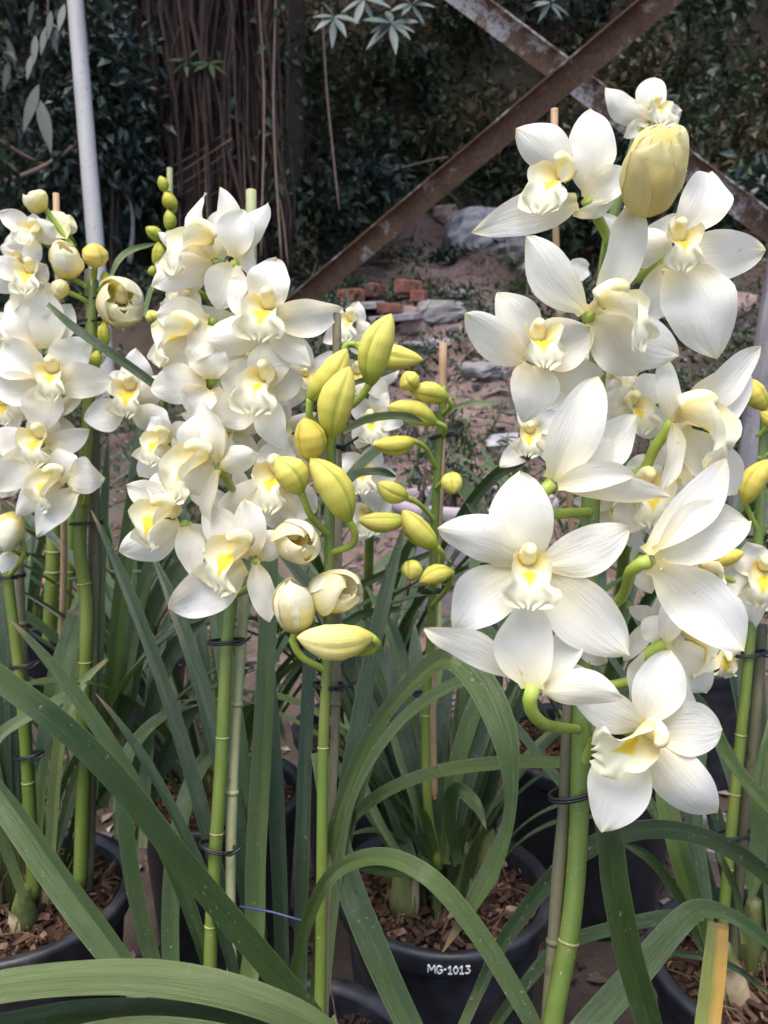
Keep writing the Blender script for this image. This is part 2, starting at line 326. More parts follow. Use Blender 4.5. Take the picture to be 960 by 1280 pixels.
def flower(plant, c, pets, lip=None, ped=None, back=0, mat=None, label=None, bulge=.10):
    """c pixel+depth of the heart; pets: (tip x, tip y, depth change, width px[, base x, base y, depth change]); lip: (facing, up, size px[, x, y, depth change])"""
    NF[0] += 1; rng = random.Random(100+NF[0]*7); cx, cy, d = c; C = P(cx, cy, d); px = d/F; HC = C - V(0, 0, 1)*.003
    fm = MB()
    if lip:
        lip = (lip[0], lip[1], lip[2]*1.14) + tuple(lip[3:])
        f = V(*lip[0]); u = V(*lip[1]); u = (u - f*u.dot(f)).normalized(); s = lip[2]*px
        O = P(lip[3], lip[4], d+lip[5]) if len(lip) > 3 else C
        column_into(fm, O - f*s*.12, f, u, s, 0); face = f
    else: face = V(0, 0, 1)
    if ped:
        pp = [P(*q) for q in ped]; pp[0] = pp[0].lerp(C, .5); stalk_into(fm, pp, .0033, .0027 if d < .6 else .0028, 1)
    else:
        fm.tube([C - face*.004, C - face*.016 + UP*-.002, C - face*.034 - UP*.008], [.0024, .003, .0026], 8, 1)
    fo = obj('flower', fm, [COLUMN, PEDICEL], plant, C, label=label)
    for i, t in enumerate(pets):
        T = P(t[0], t[1], d+t[2]); B = P(t[4], t[5], d+t[6]) if len(t) > 4 else C - face*.004
        if lip and len(t) > 4: B = B.lerp(HC, .45)
        wp = t[3]*px*(1.02 if d < .54 else 1.12); full = max(wp, .36*(T-B).length); e = math.acos(min(1, wp/full))*(1 if rng.random() < .6 else -1)
        a = (T-B).normalized(); view = (CAM-(T+B)/2).normalized(); n = (view*.72 + face*.28).normalized(); n = (n - a*n.dot(a)).normalized()
        n = n*math.cos(e) + a.cross(n)*math.sin(e)
        if n.dot(view) < 0: n = -n
        bl = bulge*rng.uniform(.3, 1.3)*(-1 if back else 1); cp = rng.uniform(.03, .27)*(-1 if rng.random() < .25 else 1)
        mb = blade(B, T, full, n, rng, bl, cp, rng.uniform(-.9, .9), rng.uniform(.03, .10), rng.uniform(.80, 1.04), reflex=rng.uniform(-.26, .10))
        obj('petal' if i % 2 else 'sepal', mb, mat or PETAL, fo, B)
    if lip: obj('lip', lip_mesh(O - f*s*.12, f, u, s, rng), LIP, fo, O)
    return fo
def posed(plant, c, f, u, R, rs=1, label=None):
    """a flower set by its facing and its upright: tips worked out in space"""
    rng = random.Random(int(c[0]*7+c[1]*13)); cx, cy, d = c; C = P(cx, cy, d); F_ = V(*f); U = V(*u); U = (U-F_*U.dot(F_)).normalized(); X = U.cross(F_); pets = []; r = R*d/F
    for ang, k, w_ in ((90, 1.0, .40), (27, .98, .36), (-45, 1.02, .42), (153, .98, .36), (225, 1.02, .42)):
        q = math.radians(ang+rng.uniform(-9, 9)); T = C + (X*math.cos(q)+U*math.sin(q))*r*k*rng.uniform(.92, 1.08) + F_*r*rng.uniform(-.05, .30); v = T-CAM; dd = v.dot(FW)
        pets.append((480+F*v.dot(RT)/dd, 640-F*v.dot(UP)/dd, dd-d, R*w_*rng.uniform(.9, 1.15)))
    return flower(plant, c, pets, (f, u, R*.46*rs, cx, cy, -.006), None, label=label)
def bud(plant, base, tip, wpx, ped=None, mat=None, bend=.12, label=None):
    """closed bud: three keeled sepals, swollen and a little curved"""
    NF[0] += 1; rng = random.Random(900+NF[0]); B = P(*base); T = P(*tip); a = T-B; L = a.length; a /= L
    W = wpx*(base[2]+tip[2])/2/F; n = a.cross((CAM-B).normalized()).normalized(); b = a.cross(n); m = MB(); rows = []; uvs = []; ns, nv = 36, 18
    th0 = rng.uniform(0, 6); sgn = bend if rng.random() < .5 else -bend
    for i in range(nv):
        v = i/(nv-1); r = W/2*np.interp(v, [0, .06, .2, .42, .65, .85, .95, 1], [.20, .40, .78, 1.0, .95, .60, .28, .03])
        c = B + a*L*v + n*sgn*L*math.sin(math.pi*v)*.5
        row = []
        for k in range(ns+1):
            th = 2*math.pi*k/ns; q = (th*3+th0) % (2*math.pi)
            g = 1 + .045*math.cos(q) - .13*math.exp(-((q-math.pi)/.30)**2)*math.sin(math.pi*v)
            row.append(c + (n*math.cos(th) + b*math.sin(th))*r*g)
        rows.append(row); uvs.append([((2*math.pi*k/ns*3+th0)/(2*math.pi), v) for k in range(ns+1)])
    m.grid(rows, uvs)
    if ped is None: ped = [base, tuple(np.array(base)-np.array([(tip[0]-base[0])*.15, (tip[1]-base[1])*.15-4, 0]))]
    q = [P(*x) for x in ped]; q[0] = B + a*L*.03
    stalk_into(m, list(reversed(q)), .0026, max(.0026, W*.11), 1)
    return obj('bud', m, [mat or BUD, PEDICEL], plant, B, label=label)
INNER = mat_petal('inner_cream_petal', (.86, .80, .52), (.82, .76, .36), (.87, .84, .68), .3)
def opening(plant, base, tip, wpx, ped=None, mat=None, open_=.45, core=True, label=None):
    """half-open flower: overlapping cupped sepals and petals round a yellow heart"""
    NF[0] += 1; rng = random.Random(300+NF[0]); B = P(*base); T = P(*tip); a = T-B; L = a.length; a /= L
    W = .90*wpx*(base[2]+tip[2])/2/F; n = a.cross(V(.3, .2, 1)).normalized(); b = a.cross(n); fm = MB()
    if ped: stalk_into(fm, list(reversed([B + a*L*.04]+[P(*x) for x in ped[1:]])), .0026, max(.0028, W*.09), 1)
    else: fm.tube([B + a*L*.03, B - a*.012], [.003, .0028], 8, 1)
    u0 = UP - a*UP.dot(a); u0 = u0.normalized() if u0.length > .1 else n
    if core: column_into(fm, B + a*L*.28, a, u0, W*.85, 0)
    fo = obj('flower', fm, [COLUMN, PEDICEL], plant, B, label=label); th0 = rng.uniform(0, 2)
    if core: obj('lip', lip_mesh(B + a*L*.20 - u0*W*.08, a, u0, L*.52, rng, .25), LIP, fo, B)
    for k in range(5):
        inner = k >= 3; th = th0 + (k*2*math.pi/3 if not inner else math.pi/3 + (k-3)*2*math.pi/3)
        m = MB(); rows = []; uvs = []; nv, nu = 18, 15; tipw = rng.uniform(.7, 1.2); k1 = rng.uniform(0, 6); sc = (.90 if inner else 1)*rng.uniform(.95, 1.04); ll = L*(.97 if inner else 1)*rng.uniform(.84, 1.06)
        for i in range(nv):
            v = 1-(1-i/(nv-1))**1.7; r = W/2*sc*np.interp(v, [0, .06, .2, .45, .7, .88, .96, 1], [.18, .46, .82, 1.0, .95, .58+open_*.38, .30+open_*.5*tipw, .10+open_*.5*tipw])
            span = np.interp(v, [0, .2, .55, 1], [1.0, 1.32, 1.36, 1.36])*math.sqrt(max(.006, 1-v**5))
            row = []
            for j in range(nu):
                u = 2*j/(nu-1)-1; q = th + u*span; rr = r*(1 + .03*math.sin(5*v+k1+u*3)+.17*u*min(1, v*2.5)*(1 if k != 1 else -.6) + .05*math.exp(-(u/.2)**2)*v*(1-v)*2 + .03*v*v*math.sin(u*5+k1*2)); z = v - .03*u*u*v*v
                row.append(B + a*ll*z + (n*math.cos(q) + b*math.sin(q))*rr)
            rows.append(row); uvs.append([(j/(nu-1), v) for j in range(nu)])
        m.grid(rows, uvs); obj('petal' if inner else 'sepal', m, INNER if inner and mat is None else (mat or YBUD), fo, B)
    return fo
def strap_mesh(c, wid, side, nrm, fold=.16, nu=9):
    m = MB(); rows = []; uvs = []; n = len(c); L = 0; k1 = random.uniform(0, 6)
    for i in range(n):
        if i: L += (c[i]-c[i-1]).length
        r = []; u_ = []
        for j in range(nu):
            u = (2*j/(nu-1)-1); u = math.copysign(abs(u)**1.5, u); off = fold*wid[i]*abs(u) + .018*wid[i]*math.sin(i*.55+k1)*u
            r.append(c[i] + side[i]*(wid[i]/2*u) + nrm[i]*off); u_.append((.5+u/2, i/(n-1)))
        rows.append(r); uvs.append(u_)
    m.grid(rows, uvs); return m
def leaf(plant, pts, w, roll=(0, 0), mat=None, end='tip', fold=.20, name='leaf', label=None, n=34):
    """strap leaf through measured points (x, y, depth); w: width in px at each point or one number"""
    if not hasattr(w, '__len__'): w = [w*.72] + [w]*(len(pts)-1)
    a = spline([tuple(P(*p)) + (ww*p[2]/F,) for p, ww in zip(pts, w)], n); c = [Vector(x[:3]) for x in a]; wid = np.maximum(a[:, 3], .0008); side = []; nrm = []
    for i in range(n):
        v = i/(n-1); t = (c[min(i+1, n-1)]-c[max(i-1, 0)]).normalized(); view = (CAM-c[i]).normalized()
        s = t.cross(view); s = s.normalized() if s.length > 1e-3 else RT
        q = math.radians(roll[0] + (roll[1]-roll[0])*v); nn = s.cross(t); s2 = s*math.cos(q) + nn*math.sin(q)
        side.append(s2); nrm.append(s2.cross(t))
        if end == 'tip': wid[i] *= min(1, (1-v)*6.0+.02)**.75
        wid[i] *= .74
    return obj(name, strap_mesh(c, wid, side, nrm, fold), mat or LEAF, plant, c[0], label=label)
def arch_leaf(plant, base, az, length, lean, droop, width, mat=None, fold=.2, kink=None):
    """a leaf growing from the plant's base: lean from upright, drooping along its length"""
    n = 24; c = [Vector(base)]; h = Vector((math.sin(az), math.cos(az), 0)); ang = lean; side0 = h.cross(Vector((0, 0, 1))); side = []; nrm = []; wid = []; tw = random.uniform(-.5, .5)
    sway = random.uniform(-.25, .25)
    for i in range(n):
        v = i/(n-1); ang = lean + droop*v**1.7 + (0 if not kink or v < kink else 1.0)
        d = h*math.sin(ang) + Vector((0, 0, math.cos(ang))) + side0*sway*v; d.normalize()
        if i: c.append(c[-1] + d*length/(n-1))
        s = (side0 - d*side0.dot(d)).normalized(); nn = s.cross(d) if s.cross(d).z > 0 else d.cross(s)
        q = tw*v; s2 = s*math.cos(q) + nn*math.sin(q); side.append(s2); nrm.append((nn - s2*nn.dot(s2)).normalized())
        wid.append(width*np.interp(v, [0, .12, .5, .85, .97, 1], [.55, .7, 1, .8, .3, .06]))
    return obj('leaf', strap_mesh(c, wid, side, nrm, fold, 5), mat or LEAF, plant, base)
def stem(plant, pts, wpx, nodes=(), mat=None, name='flower_stem'):
    q = spline([tuple(P(*p)) + (p[2],) for p in pts], 40); m = MB(); rad = [wpx/2*x[3]/F*(1.08-.16*i/39) for i, x in enumerate(q)]
    c = [Vector(x[:3]) for x in q]; m.tube(c, rad, 12, 0)
    for ny in nodes:
        k = min(range(1, 39), key=lambda i: abs(ypix(c[i])-ny)); t = (c[k+1]-c[k-1]).normalized(); r = rad[k]
        m.tube([c[k]-t*r*.14, c[k]-t*r*.05, c[k]+t*r*.06, c[k]+t*r*.16], [r*1.02, r*1.10, r*1.08, r*1.02], 14, 1)
    return obj(name, m, [mat or STEM, NODE], plant)
def ypix(p):
    r = p-CAM; return 640 - F*r.dot(UP)/r.dot(FW)
def stake(pts, wpx, label, mat=None, nodes=(), ties=(), group=None):
    """a cane pushed into a pot: thing with its cane mesh, node rings and the ties that hold the stem"""
    q = spline([tuple(P(*p)) + (p[2],) for p in pts], 24); c = [Vector(x[:3]) for x in q]; th = thing('bamboo_stake', c[-1], label, 'stake', group)
    m = MB(); rad = [wpx/2*x[3]/F*(1+.05*math.sin(i*1.3)) for i, x in enumerate(q)]; m.tube(c, rad, 10, 0); obj('cane', m, mat or CANE, th)
    for ny in nodes:
        k = min(range(1, 23), key=lambda i: abs(ypix(c[i])-ny)); t = (c[k+1]-c[k-1]).normalized(); r = rad[k]
        g = MB().tube([c[k]-t*r*.5, c[k]-t*r*.1, c[k]+t*r*.15, c[k]+t*r*.5], [r*1.03, r*1.22, r*1.18, r*1.03], 10); obj('cane_node', g, mat or CANE, th)
    for (tx, ty, td, tw) in ties:
        C = P(tx, ty, td); R = tw/2*td/F; g = MB(); n = 20; tilt = random.uniform(-.25, .25)
        ring = [C + RT*R*math.cos(2*math.pi*k/n) + V(0, 0, 1)*.011*math.sin(2*math.pi*k/n) + UP*(tilt*R*math.cos(2*math.pi*k/n)) for k in range(n+1)]
        for dz in (0, .0016): g.tube([p+UP*dz for p in ring], .0011, 6)
        g.tube([C + V(0, 0, 1)*.011 + RT*R*.5, C + V(0, 0, 1)*.015 + RT*R*.9, C+V(.6, .3, .7)*.022+RT*R*.6], .001, 6)
        obj('tie', g, TIE, th)
    return th
def strokes_on_rim(cen, R0, R1, z0, z1, ang0, letters, hgt, wid, ink=.0011):
    """handwritten strokes laid on a pot rim; ang grows to the right as seen from outside"""
    m = MB(); x0 = 0
    def pt(x, y):
        a = ang0 + (x)/R0; h = y*hgt+ (1-hgt)/2; R = R0+(R1-R0)*h+.0005
        return cen + Vector((R*math.cos(a), R*math.sin(a), z0+(z1-z0)*h))
    for lw, sts in letters:
        for st in sts:
            q = spline([(x, y, 0) for x, y in st], 3*len(st)+2)
            m.tube([pt(x0+x*wid, y) for x, y, _ in q], ink, 5)
        x0 += (lw+.22)*wid
    return m, x0
def pot(cx, cy, z, R, H, label, group=None, bark=True, chips=620, seed=1, text=None, clump=None):
    rng = random.Random(seed); base = Vector((cx, cy, z-H)); th = thing('plant_pot', base, label, 'plant pot', group); m = MB()
    rimh = .026
    m.lathe((cx, cy, z-H), [(R*.06, .003), (R*.72, .0), (R*.74, .006), (R*.90, H-rimh-.004), (R*.905, H-rimh-.001)], 48)
    m.lathe((cx, cy, z-H), [(R*.87, H-.004), (R*.84, H-.05), (R*.80, H*.45)], 48); obj('pot_body', m, POT, th)
    g = MB().lathe((cx, cy, z), [(R*.905, -rimh-.002), (R*.965, -rimh), (R*.985, -rimh+.004), (R*1.0, -.006), (R*1.005, -.002), (R*.99, .0015), (R*.95, .002), (R*.90, 0), (R*.875, -.006), (R*.87, -.03)], 64); obj('pot_rim', g, POT, th)
    if bark:
        b = MB(); rows = []; uvs = []
        for i in range(10):
            r = R*.885*i/9
            rows.append([Vector((cx+r*math.cos(a), cy+r*math.sin(a), z-.028+.012*noise.noise(Vector((cx*9+r*40*math.cos(a), cy*9+r*40*math.sin(a), seed))) )) for a in [2*math.pi*k/40 for k in range(40)]]); uvs.append([(.15, 0)]*40)
        b.grid(rows, uvs, True); obj('bark_bed', b, BARK, th, smooth=False)
        c = MB()
        for i in range(chips):
            r = R*.86*math.sqrt(rng.random()); a = rng.uniform(0, 6.283); s = .0020+.0075*rng.random()**1.8; p = Vector((cx+r*math.cos(a), cy+r*math.sin(a), z-.026+rng.uniform(0, .013)))
            X = Vector((rng.gauss(0, 1), rng.gauss(0, 1), rng.gauss(0, .45))).normalized(); Y = X.orthogonal().normalized(); Z = X.cross(Y); col = rng.random()
            k0 = len(c.v); c.hull([p + X*s*sx*rng.uniform(.7, 1.2) + Y*s*.45*sy*rng.uniform(.3, 1.1) + Z*s*.26*sz*rng.uniform(.5, 1.2) for sz in (-1, 1) for sx, sy in ((-1, -1), (1, -1), (1, 1), (-1, 1))])
            for q in range(k0, len(c.v)): c.uv[q] = (col, 0)
        for i in range(26):                                        # dead roots and fibres
            r = R*.8*math.sqrt(rng.random()); a = rng.uniform(0, 6.28); p = Vector((cx+r*math.cos(a), cy+r*math.sin(a), z-.016)); d = Vector((rng.gauss(0, 1), rng.gauss(0, 1), .15)).normalized()*rng.uniform(.02, .05)
            k0 = len(c.v); c.tube([p, p+d*.5+Vector((0, 0, .006)), p+d], .0008, 4)
            for q in range(k0, len(c.v)): c.uv[q] = (.9, 0)
        obj('bark_chips', c, BARK, th, smooth=False, kind='stuff')
    return th
def bulb(plant, p, h, r, lean=(0, 0)):
    m = MB(); p = Vector(p); d = Vector((lean[0], lean[1], 1)).normalized(); n = 12; h *= 1.0; r *= .72
    pts = [p + d*h*k/(n-1) for k in range(n)]; m.tube(pts, [r*x for x in np.interp(np.linspace(0, 1, n), [0, .25, .55, .85, 1], [.8, 1, .85, .6, .45])], 18)
    for i, (x, y, z) in enumerate(m.v):
        c = p + d*(z-p.z)/d.z; q = 1+.09*math.cos((i % 18)*2.09+z*60); m.v[i] = (c.x+(x-c.x)*q, c.y+(y-c.y)*q, z)
    o = obj('pseudobulb', m, BULB, plant)
    for k in range(4):                                             # old leaf bases clasping the bulb
        a0 = k*1.6+h*90; hh = h*random.uniform(.55, 1.25); rows = []; uvs = []; g = MB()
        for i in range(9):
            v = i/8; c = p + d*hh*v; rr = r*np.interp(v, [0, .3, .7, 1], [1.0, 1.18, 1.05, 1.1+.5*(k % 2)]); sp = .95*(1-v**3)+.03
            rows.append([c + Vector((math.cos(a0+u*sp), math.sin(a0+u*sp), 0))*rr for u in (-1, -.5, 0, .5, 1)]); uvs.append([(u, v*3) for u in (0, .25, .5, .75, 1)])
        g.grid(rows, uvs); obj('sheath', g, DRY if k == 3 else BULB, plant)
    return o
# ------------------------------------------------------------------ the ground and the hillside behind
YS = [-6, 1.5, 2.2, 3, 5, 7, 8.6, 9.6, 12, 16, 30, 60]; ZS = [0, 0, .12, .42, .95, 1.45, 2.0, 3.05, 6.6, 10.5, 20, 30]
def H(x, y):
    z = float(np.interp(y + .35*noise.noise(Vector((x*.5, y*.35, 3)))*min(1, max(0, y-1.6)), YS, ZS))
    if y > 1.4:
        k = min(1, (y-1.4)/2); z += k*(.16*noise.noise(Vector((x*.9, y*.9, 0))) + .10*noise.noise(Vector((x*2.7, y*2.7, 5))) + (.07*noise.noise(Vector((x*6, y*6, 8))) if y > 3 else 0))
        z += .35*max(0, min(1, (x-1.6)/1.5))*min(1, max(0, (y-4)/2)) + .25*max(0, min(1, (-x-.5)/1))*min(1, max(0, (y-4.5)/2))
    return z + .012*noise.noise(Vector((x*9, y*9, 1)))
def hit(px, py):                                                  # where a sight line meets the ground
    d = .6
    while d < 40:
        p = P(px, py, d)
        if p.z <= H(p.x, p.y): return p, d
        d += .03
    return p, d
PATH = [(.30, 2.0), (.40, 3.2), (.52, 5), (.56, 7), (.50, 8.6), (.30, 9.4)]
def path_d(x, y):
    return abs(x - float(np.interp(y, [p[1] for p in PATH], [p[0] for p in PATH])))
xs = np.r_[np.linspace(-45, -6, 10), np.linspace(-5.8, 5.8, 150), np.linspace(6, 45, 10)]
ysg = np.r_[np.linspace(-30, -1, 10), np.linspace(-.8, 12.5, 210), np.linspace(13, 60, 14)]
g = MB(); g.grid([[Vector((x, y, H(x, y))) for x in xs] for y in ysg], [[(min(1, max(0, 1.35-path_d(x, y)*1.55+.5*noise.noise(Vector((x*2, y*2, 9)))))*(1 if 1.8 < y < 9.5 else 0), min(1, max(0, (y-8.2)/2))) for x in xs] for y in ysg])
def mat_ground():
    m = NT('soil_and_path').coords(); n = m.noise(m.pos, 3.2, 8, .65); f = m.noise(m.pos, 34, 6, .7)
    soil = m.ramp(n, [(.3, (.035, .024, .018)), (.55, (.075, .055, .044)), (.75, (.13, .10, .085))])
    path = m.ramp(m.math('ADD', m.math('MULTIPLY', n, .5), m.math('MULTIPLY', f, .5)), [(.35, (.10, .065, .055)), (.55, (.20, .14, .125)), (.7, (.33, .27, .26))])
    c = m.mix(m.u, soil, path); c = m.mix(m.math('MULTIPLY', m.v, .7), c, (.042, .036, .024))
    return m.finish(c, .92, m.bump(m.math('ADD', n, m.math('MULTIPLY', f, .5)), .8, .03), .2)
obj('ground', g, mat_ground(), kind='structure')
# ------------------------------------------------------------------ leaves, many at once
def leaf_cloud(cen, dirs, nrm, ln, wd, col, fold=.18):
    cen, dirs, nrm = (np.asarray(x, float) for x in (cen, dirs, nrm)); ln = np.asarray(ln)[:, None]; wd = np.asarray(wd)[:, None]
    dirs = dirs/np.linalg.norm(dirs, axis=1, keepdims=True); s = np.cross(dirs, nrm); s /= np.maximum(np.linalg.norm(s, axis=1, keepdims=True), 1e-6); nn = np.cross(s, dirs); N = len(cen)
    v = np.stack([cen, cen+dirs*ln*.42+s*wd*.5+nn*wd*fold, cen+dirs*ln*.5-nn*ln*.02, cen+dirs*ln*.42-s*wd*.5+nn*wd*fold, cen+dirs*ln-nn*ln*.16], 1).reshape(-1, 3)
    t = np.array([[0, 2, 1], [0, 3, 2], [1, 2, 4], [2, 3, 4]]); f = (np.arange(N)[:, None, None]*5 + t[None]).reshape(-1, 3)
    uv = np.stack([np.repeat(np.asarray(col), 5), np.tile([0, .4, .5, .4, 1], N)], 1); return v, f, uv
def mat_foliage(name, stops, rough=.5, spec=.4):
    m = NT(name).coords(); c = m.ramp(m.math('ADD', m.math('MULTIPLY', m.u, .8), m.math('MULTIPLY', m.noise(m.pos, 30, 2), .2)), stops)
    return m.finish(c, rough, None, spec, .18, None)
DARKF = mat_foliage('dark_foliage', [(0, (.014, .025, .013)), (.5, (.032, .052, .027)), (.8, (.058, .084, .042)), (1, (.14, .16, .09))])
TEALF = mat_foliage('bluish_foliage', [(0, (.010, .020, .017)), (.6, (.030, .050, .038)), (.88, (.065, .095, .08)), (1, (.16, .20, .18))], .42, .6)
BROWNF = mat_foliage('dry_foliage', [(0, (.03, .034, .016)), (.4, (.07, .066, .034)), (.75, (.135, .105, .065)), (1, (.24, .18, .12))], .7, .2)
FRESHF = mat_foliage('fresh_foliage', [(0, (.03, .06, .015)), (.6, (.06, .12, .03)), (1, (.11, .17, .05))])
PALEF = mat_foliage('pale_leaf', [(0, (.045, .07, .06)), (.6, (.08, .11, .10)), (1, (.14, .18, .18))], .5, .6)
SPRIG = mat_foliage('dim_green_leaf', [(0, (.02, .045, .012)), (1, (.05, .085, .025))])
HANGF = mat_foliage('hanging_leaf', [(0, (.02, .034, .03)), (.6, (.028, .042, .038)), (1, (.05, .075, .075))], .5, .6)
WOOD = flat('dark_wood', (.055, .040, .034), .85, 25, .5, .006); PALEW = flat('pale_bark', (.16, .15, .155), .8, 22, .4, .005)
ROOT = flat('aerial_root', (.054, .030, .025), .85, 14, .6, .003); VINE = flat('tan_vine', (.22, .15, .115), .8, 40, .3, .002)
def shrub(x, y, r, h, n, ls, mat, label, group=None, name='shrub', z=None, droop=.3, cat='shrub'):
    z0 = H(x, y) if z is None else z; th = thing(name, (x, y, z0-.02), label, cat, group); k = 5; m = MB(); tips = []
    for i in range(k):
        a = RS.uniform(0, 6.28); tip = Vector((x+r*.65*math.cos(a), y+r*.65*math.sin(a), z0+h*RS.uniform(.55, .95))); b = Vector((x+.06*math.cos(a), y+.06*math.sin(a), z0-.03))
        mid = (b+tip)/2+Vector((RS.normal(0, .05), RS.normal(0, .05), h*.1)); m.tube([Vector(q) for q in spline([tuple(b), tuple(mid), tuple(tip)], 7)], np.linspace(.012, .004, 7)*max(.6, h), 5); tips.append(tip)
    obj('stem', m, WOOD, th)
    cl = RS.randint(0, 14, n); cc = np.stack([RS.uniform(-1, 1, 14)*r*.75, RS.uniform(-1, 1, 14)*r*.75, RS.uniform(.18, .95, 14)*h], 1); cc[:5] = [tuple(t-Vector((x, y, z0))) for t in tips]
    c = cc[cl] + RS.normal(0, 1, (n, 3))*np.array([r*.24, r*.24, h*.13]); c[:, 2] = np.maximum(c[:, 2], .02); d = RS.normal(0, 1, (n, 3)); d[:, 2] -= droop*1.5; d += c/np.maximum(.1, r)*.5
    nr = RS.normal(0, .6, (n, 3)) + [0, 0, 1]; s = ls*RS.uniform(.5, 1.25, n)
    obj('foliage', leaf_cloud(c+[x, y, z0], d, nr, s, s*RS.uniform(.36, .6, n), RS.uniform(0, 1, n)**1.3), mat, th, smooth=False, kind='stuff'); return th
# steep hillside undergrowth: one mass
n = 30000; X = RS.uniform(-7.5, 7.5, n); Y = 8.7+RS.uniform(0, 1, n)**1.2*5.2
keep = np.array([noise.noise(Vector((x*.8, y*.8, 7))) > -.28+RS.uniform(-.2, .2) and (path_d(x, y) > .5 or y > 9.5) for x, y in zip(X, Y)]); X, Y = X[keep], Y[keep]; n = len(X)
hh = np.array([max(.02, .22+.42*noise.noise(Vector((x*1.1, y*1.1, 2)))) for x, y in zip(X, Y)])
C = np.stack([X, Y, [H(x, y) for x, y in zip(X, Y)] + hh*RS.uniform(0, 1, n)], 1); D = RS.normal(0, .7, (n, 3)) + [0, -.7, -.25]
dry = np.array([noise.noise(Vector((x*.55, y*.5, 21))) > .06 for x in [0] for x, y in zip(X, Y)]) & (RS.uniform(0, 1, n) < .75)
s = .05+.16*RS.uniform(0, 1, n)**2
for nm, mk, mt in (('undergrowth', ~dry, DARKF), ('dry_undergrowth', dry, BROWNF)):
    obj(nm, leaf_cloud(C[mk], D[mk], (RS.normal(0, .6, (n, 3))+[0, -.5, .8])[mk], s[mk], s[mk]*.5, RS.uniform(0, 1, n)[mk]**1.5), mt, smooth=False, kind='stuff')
# low weeds creeping over the bank and along the path
n = 42000; Y = 3.2+RS.uniform(0, 1, n)*6.3; X = RS.uniform(-1, 1, n)*(.5+.5*Y)
keep = np.array([noise.noise(Vector((x*1.3, y*1.1, 31)))+.28*min(1, path_d(x, y))-.02 > RS.uniform(.0, .35) for x, y in zip(X, Y)]); X, Y = X[keep], Y[keep]; n = len(X); s = .025+.008*Y*RS.uniform(.4, 1.3, n)
obj('ground_weeds', leaf_cloud(np.stack([X, Y, [H(x, y)+.02 for x, y in zip(X, Y)]+RS.uniform(0, .16, n)], 1), RS.normal(0, .8, (n, 3))+[0, -.2, .25], RS.normal(0, .6, (n, 3))+[0, -.3, .9], s, s*.42, RS.uniform(0, 1, n)**1.2), DARKF, smooth=False, kind='stuff')
n = 7000; Y = 1.35+RS.uniform(0, 1, n)*2.6; X = RS.uniform(-1, 1, n)*(.35+.5*Y); keep = np.array([noise.noise(Vector((x*2.3, y*2.3, 41))) > RS.uniform(-.1, .3) for x, y in zip(X, Y)]); X, Y = X[keep], Y[keep]; n = len(X); s = RS.uniform(.04, .15, n)
obj('grass_blades', leaf_cloud(np.stack([X, Y, [H(x, y)-.004 for x, y in zip(X, Y)]], 1), RS.normal(0, .5, (n, 3))+[0, 0, 1], RS.normal(0, 1, (n, 3))+[0, -.8, 0], s, s*.07+.002, RS.uniform(.3, 1, n)), SPRIG, smooth=False, kind='stuff')
# dry leaves and gravel on the ground
n = 15000; Y = 1.0+RS.uniform(0, 1, n)**.9*8.3; X = RS.uniform(-1, 1, n)*(.7+.52*Y)
C = np.stack([X, Y, [H(x, y)+.006 for x, y in zip(X, Y)]], 1); s = RS.uniform(.018, .035, n)+.006*Y*RS.uniform(0, 1, n)**2; D = RS.normal(0, 1, (n, 3))*[1, 1, .25]
obj('leaf_litter', leaf_cloud(C, D, RS.normal(0, .35, (n, 3))+[0, 0, 1], s, s*.5, RS.uniform(0, 1, n)), LITTER, smooth=False, kind='stuff')
tm = MB()
for i in range(1300):                                            # dry twigs and stalks tangled over the slope
    y = 3.0+random.random()**.7*9.5; x = random.uniform(-1, 1)*(.6+.55*y)
    if path_d(x, y) < .4 and random.random() < .7: continue
    p = Vector((x, y, H(x, y)+random.uniform(.0, .22)*(1 if y > 6 else .3))); dd_ = Vector((random.gauss(0, 1), random.gauss(0, .5), random.gauss(.1, .45))).normalized()*random.uniform(.12, .65); k0 = len(tm.v); r = random.uniform(.002, .006)*(.5+.08*y)
    tm.tube([p, p+dd_*.5+Vector((0, 0, random.uniform(-.04, .06))), p+dd_], [r, r*.8, r*.4], 4, cap=False); q = random.uniform(.2, 1)
    for k in range(k0, len(tm.v)): tm.uv[k] = (q, 0)
obj('twig_tangle', tm, LITTER, smooth=False, kind='stuff')
pm = MB()
for i in range(2200):
    y = 1.1+random.random()**.8*5.0; x = random.uniform(-1, 1)*(.5+.5*y)
    if random.random() < .55: x = float(np.interp(y, [p[1] for p in PATH], [p[0] for p in PATH]))+random.gauss(0, .42)
    r = (.004+.014*random.random()**2.2)*(1+.14*y); p = Vector((x, y, H(x, y)+r*.25)); k0 = len(pm.v); a = random.uniform(0, 1.5)
    pm.hull([p+Vector((math.cos(a)*sx-math.sin(a)*sy, math.sin(a)*sx+math.cos(a)*sy, sz*.6))*r*random.uniform(.55, .95) for sz in (-1, 1) for sx, sy in ((-1, -1), (1, -1), (1, 1), (-1, 1))]); q = random.random()
    for k in range(k0, len(pm.v)): pm.uv[k] = (q, 0)
obj('gravel', pm, PEBBLE, smooth=False, kind='stuff')
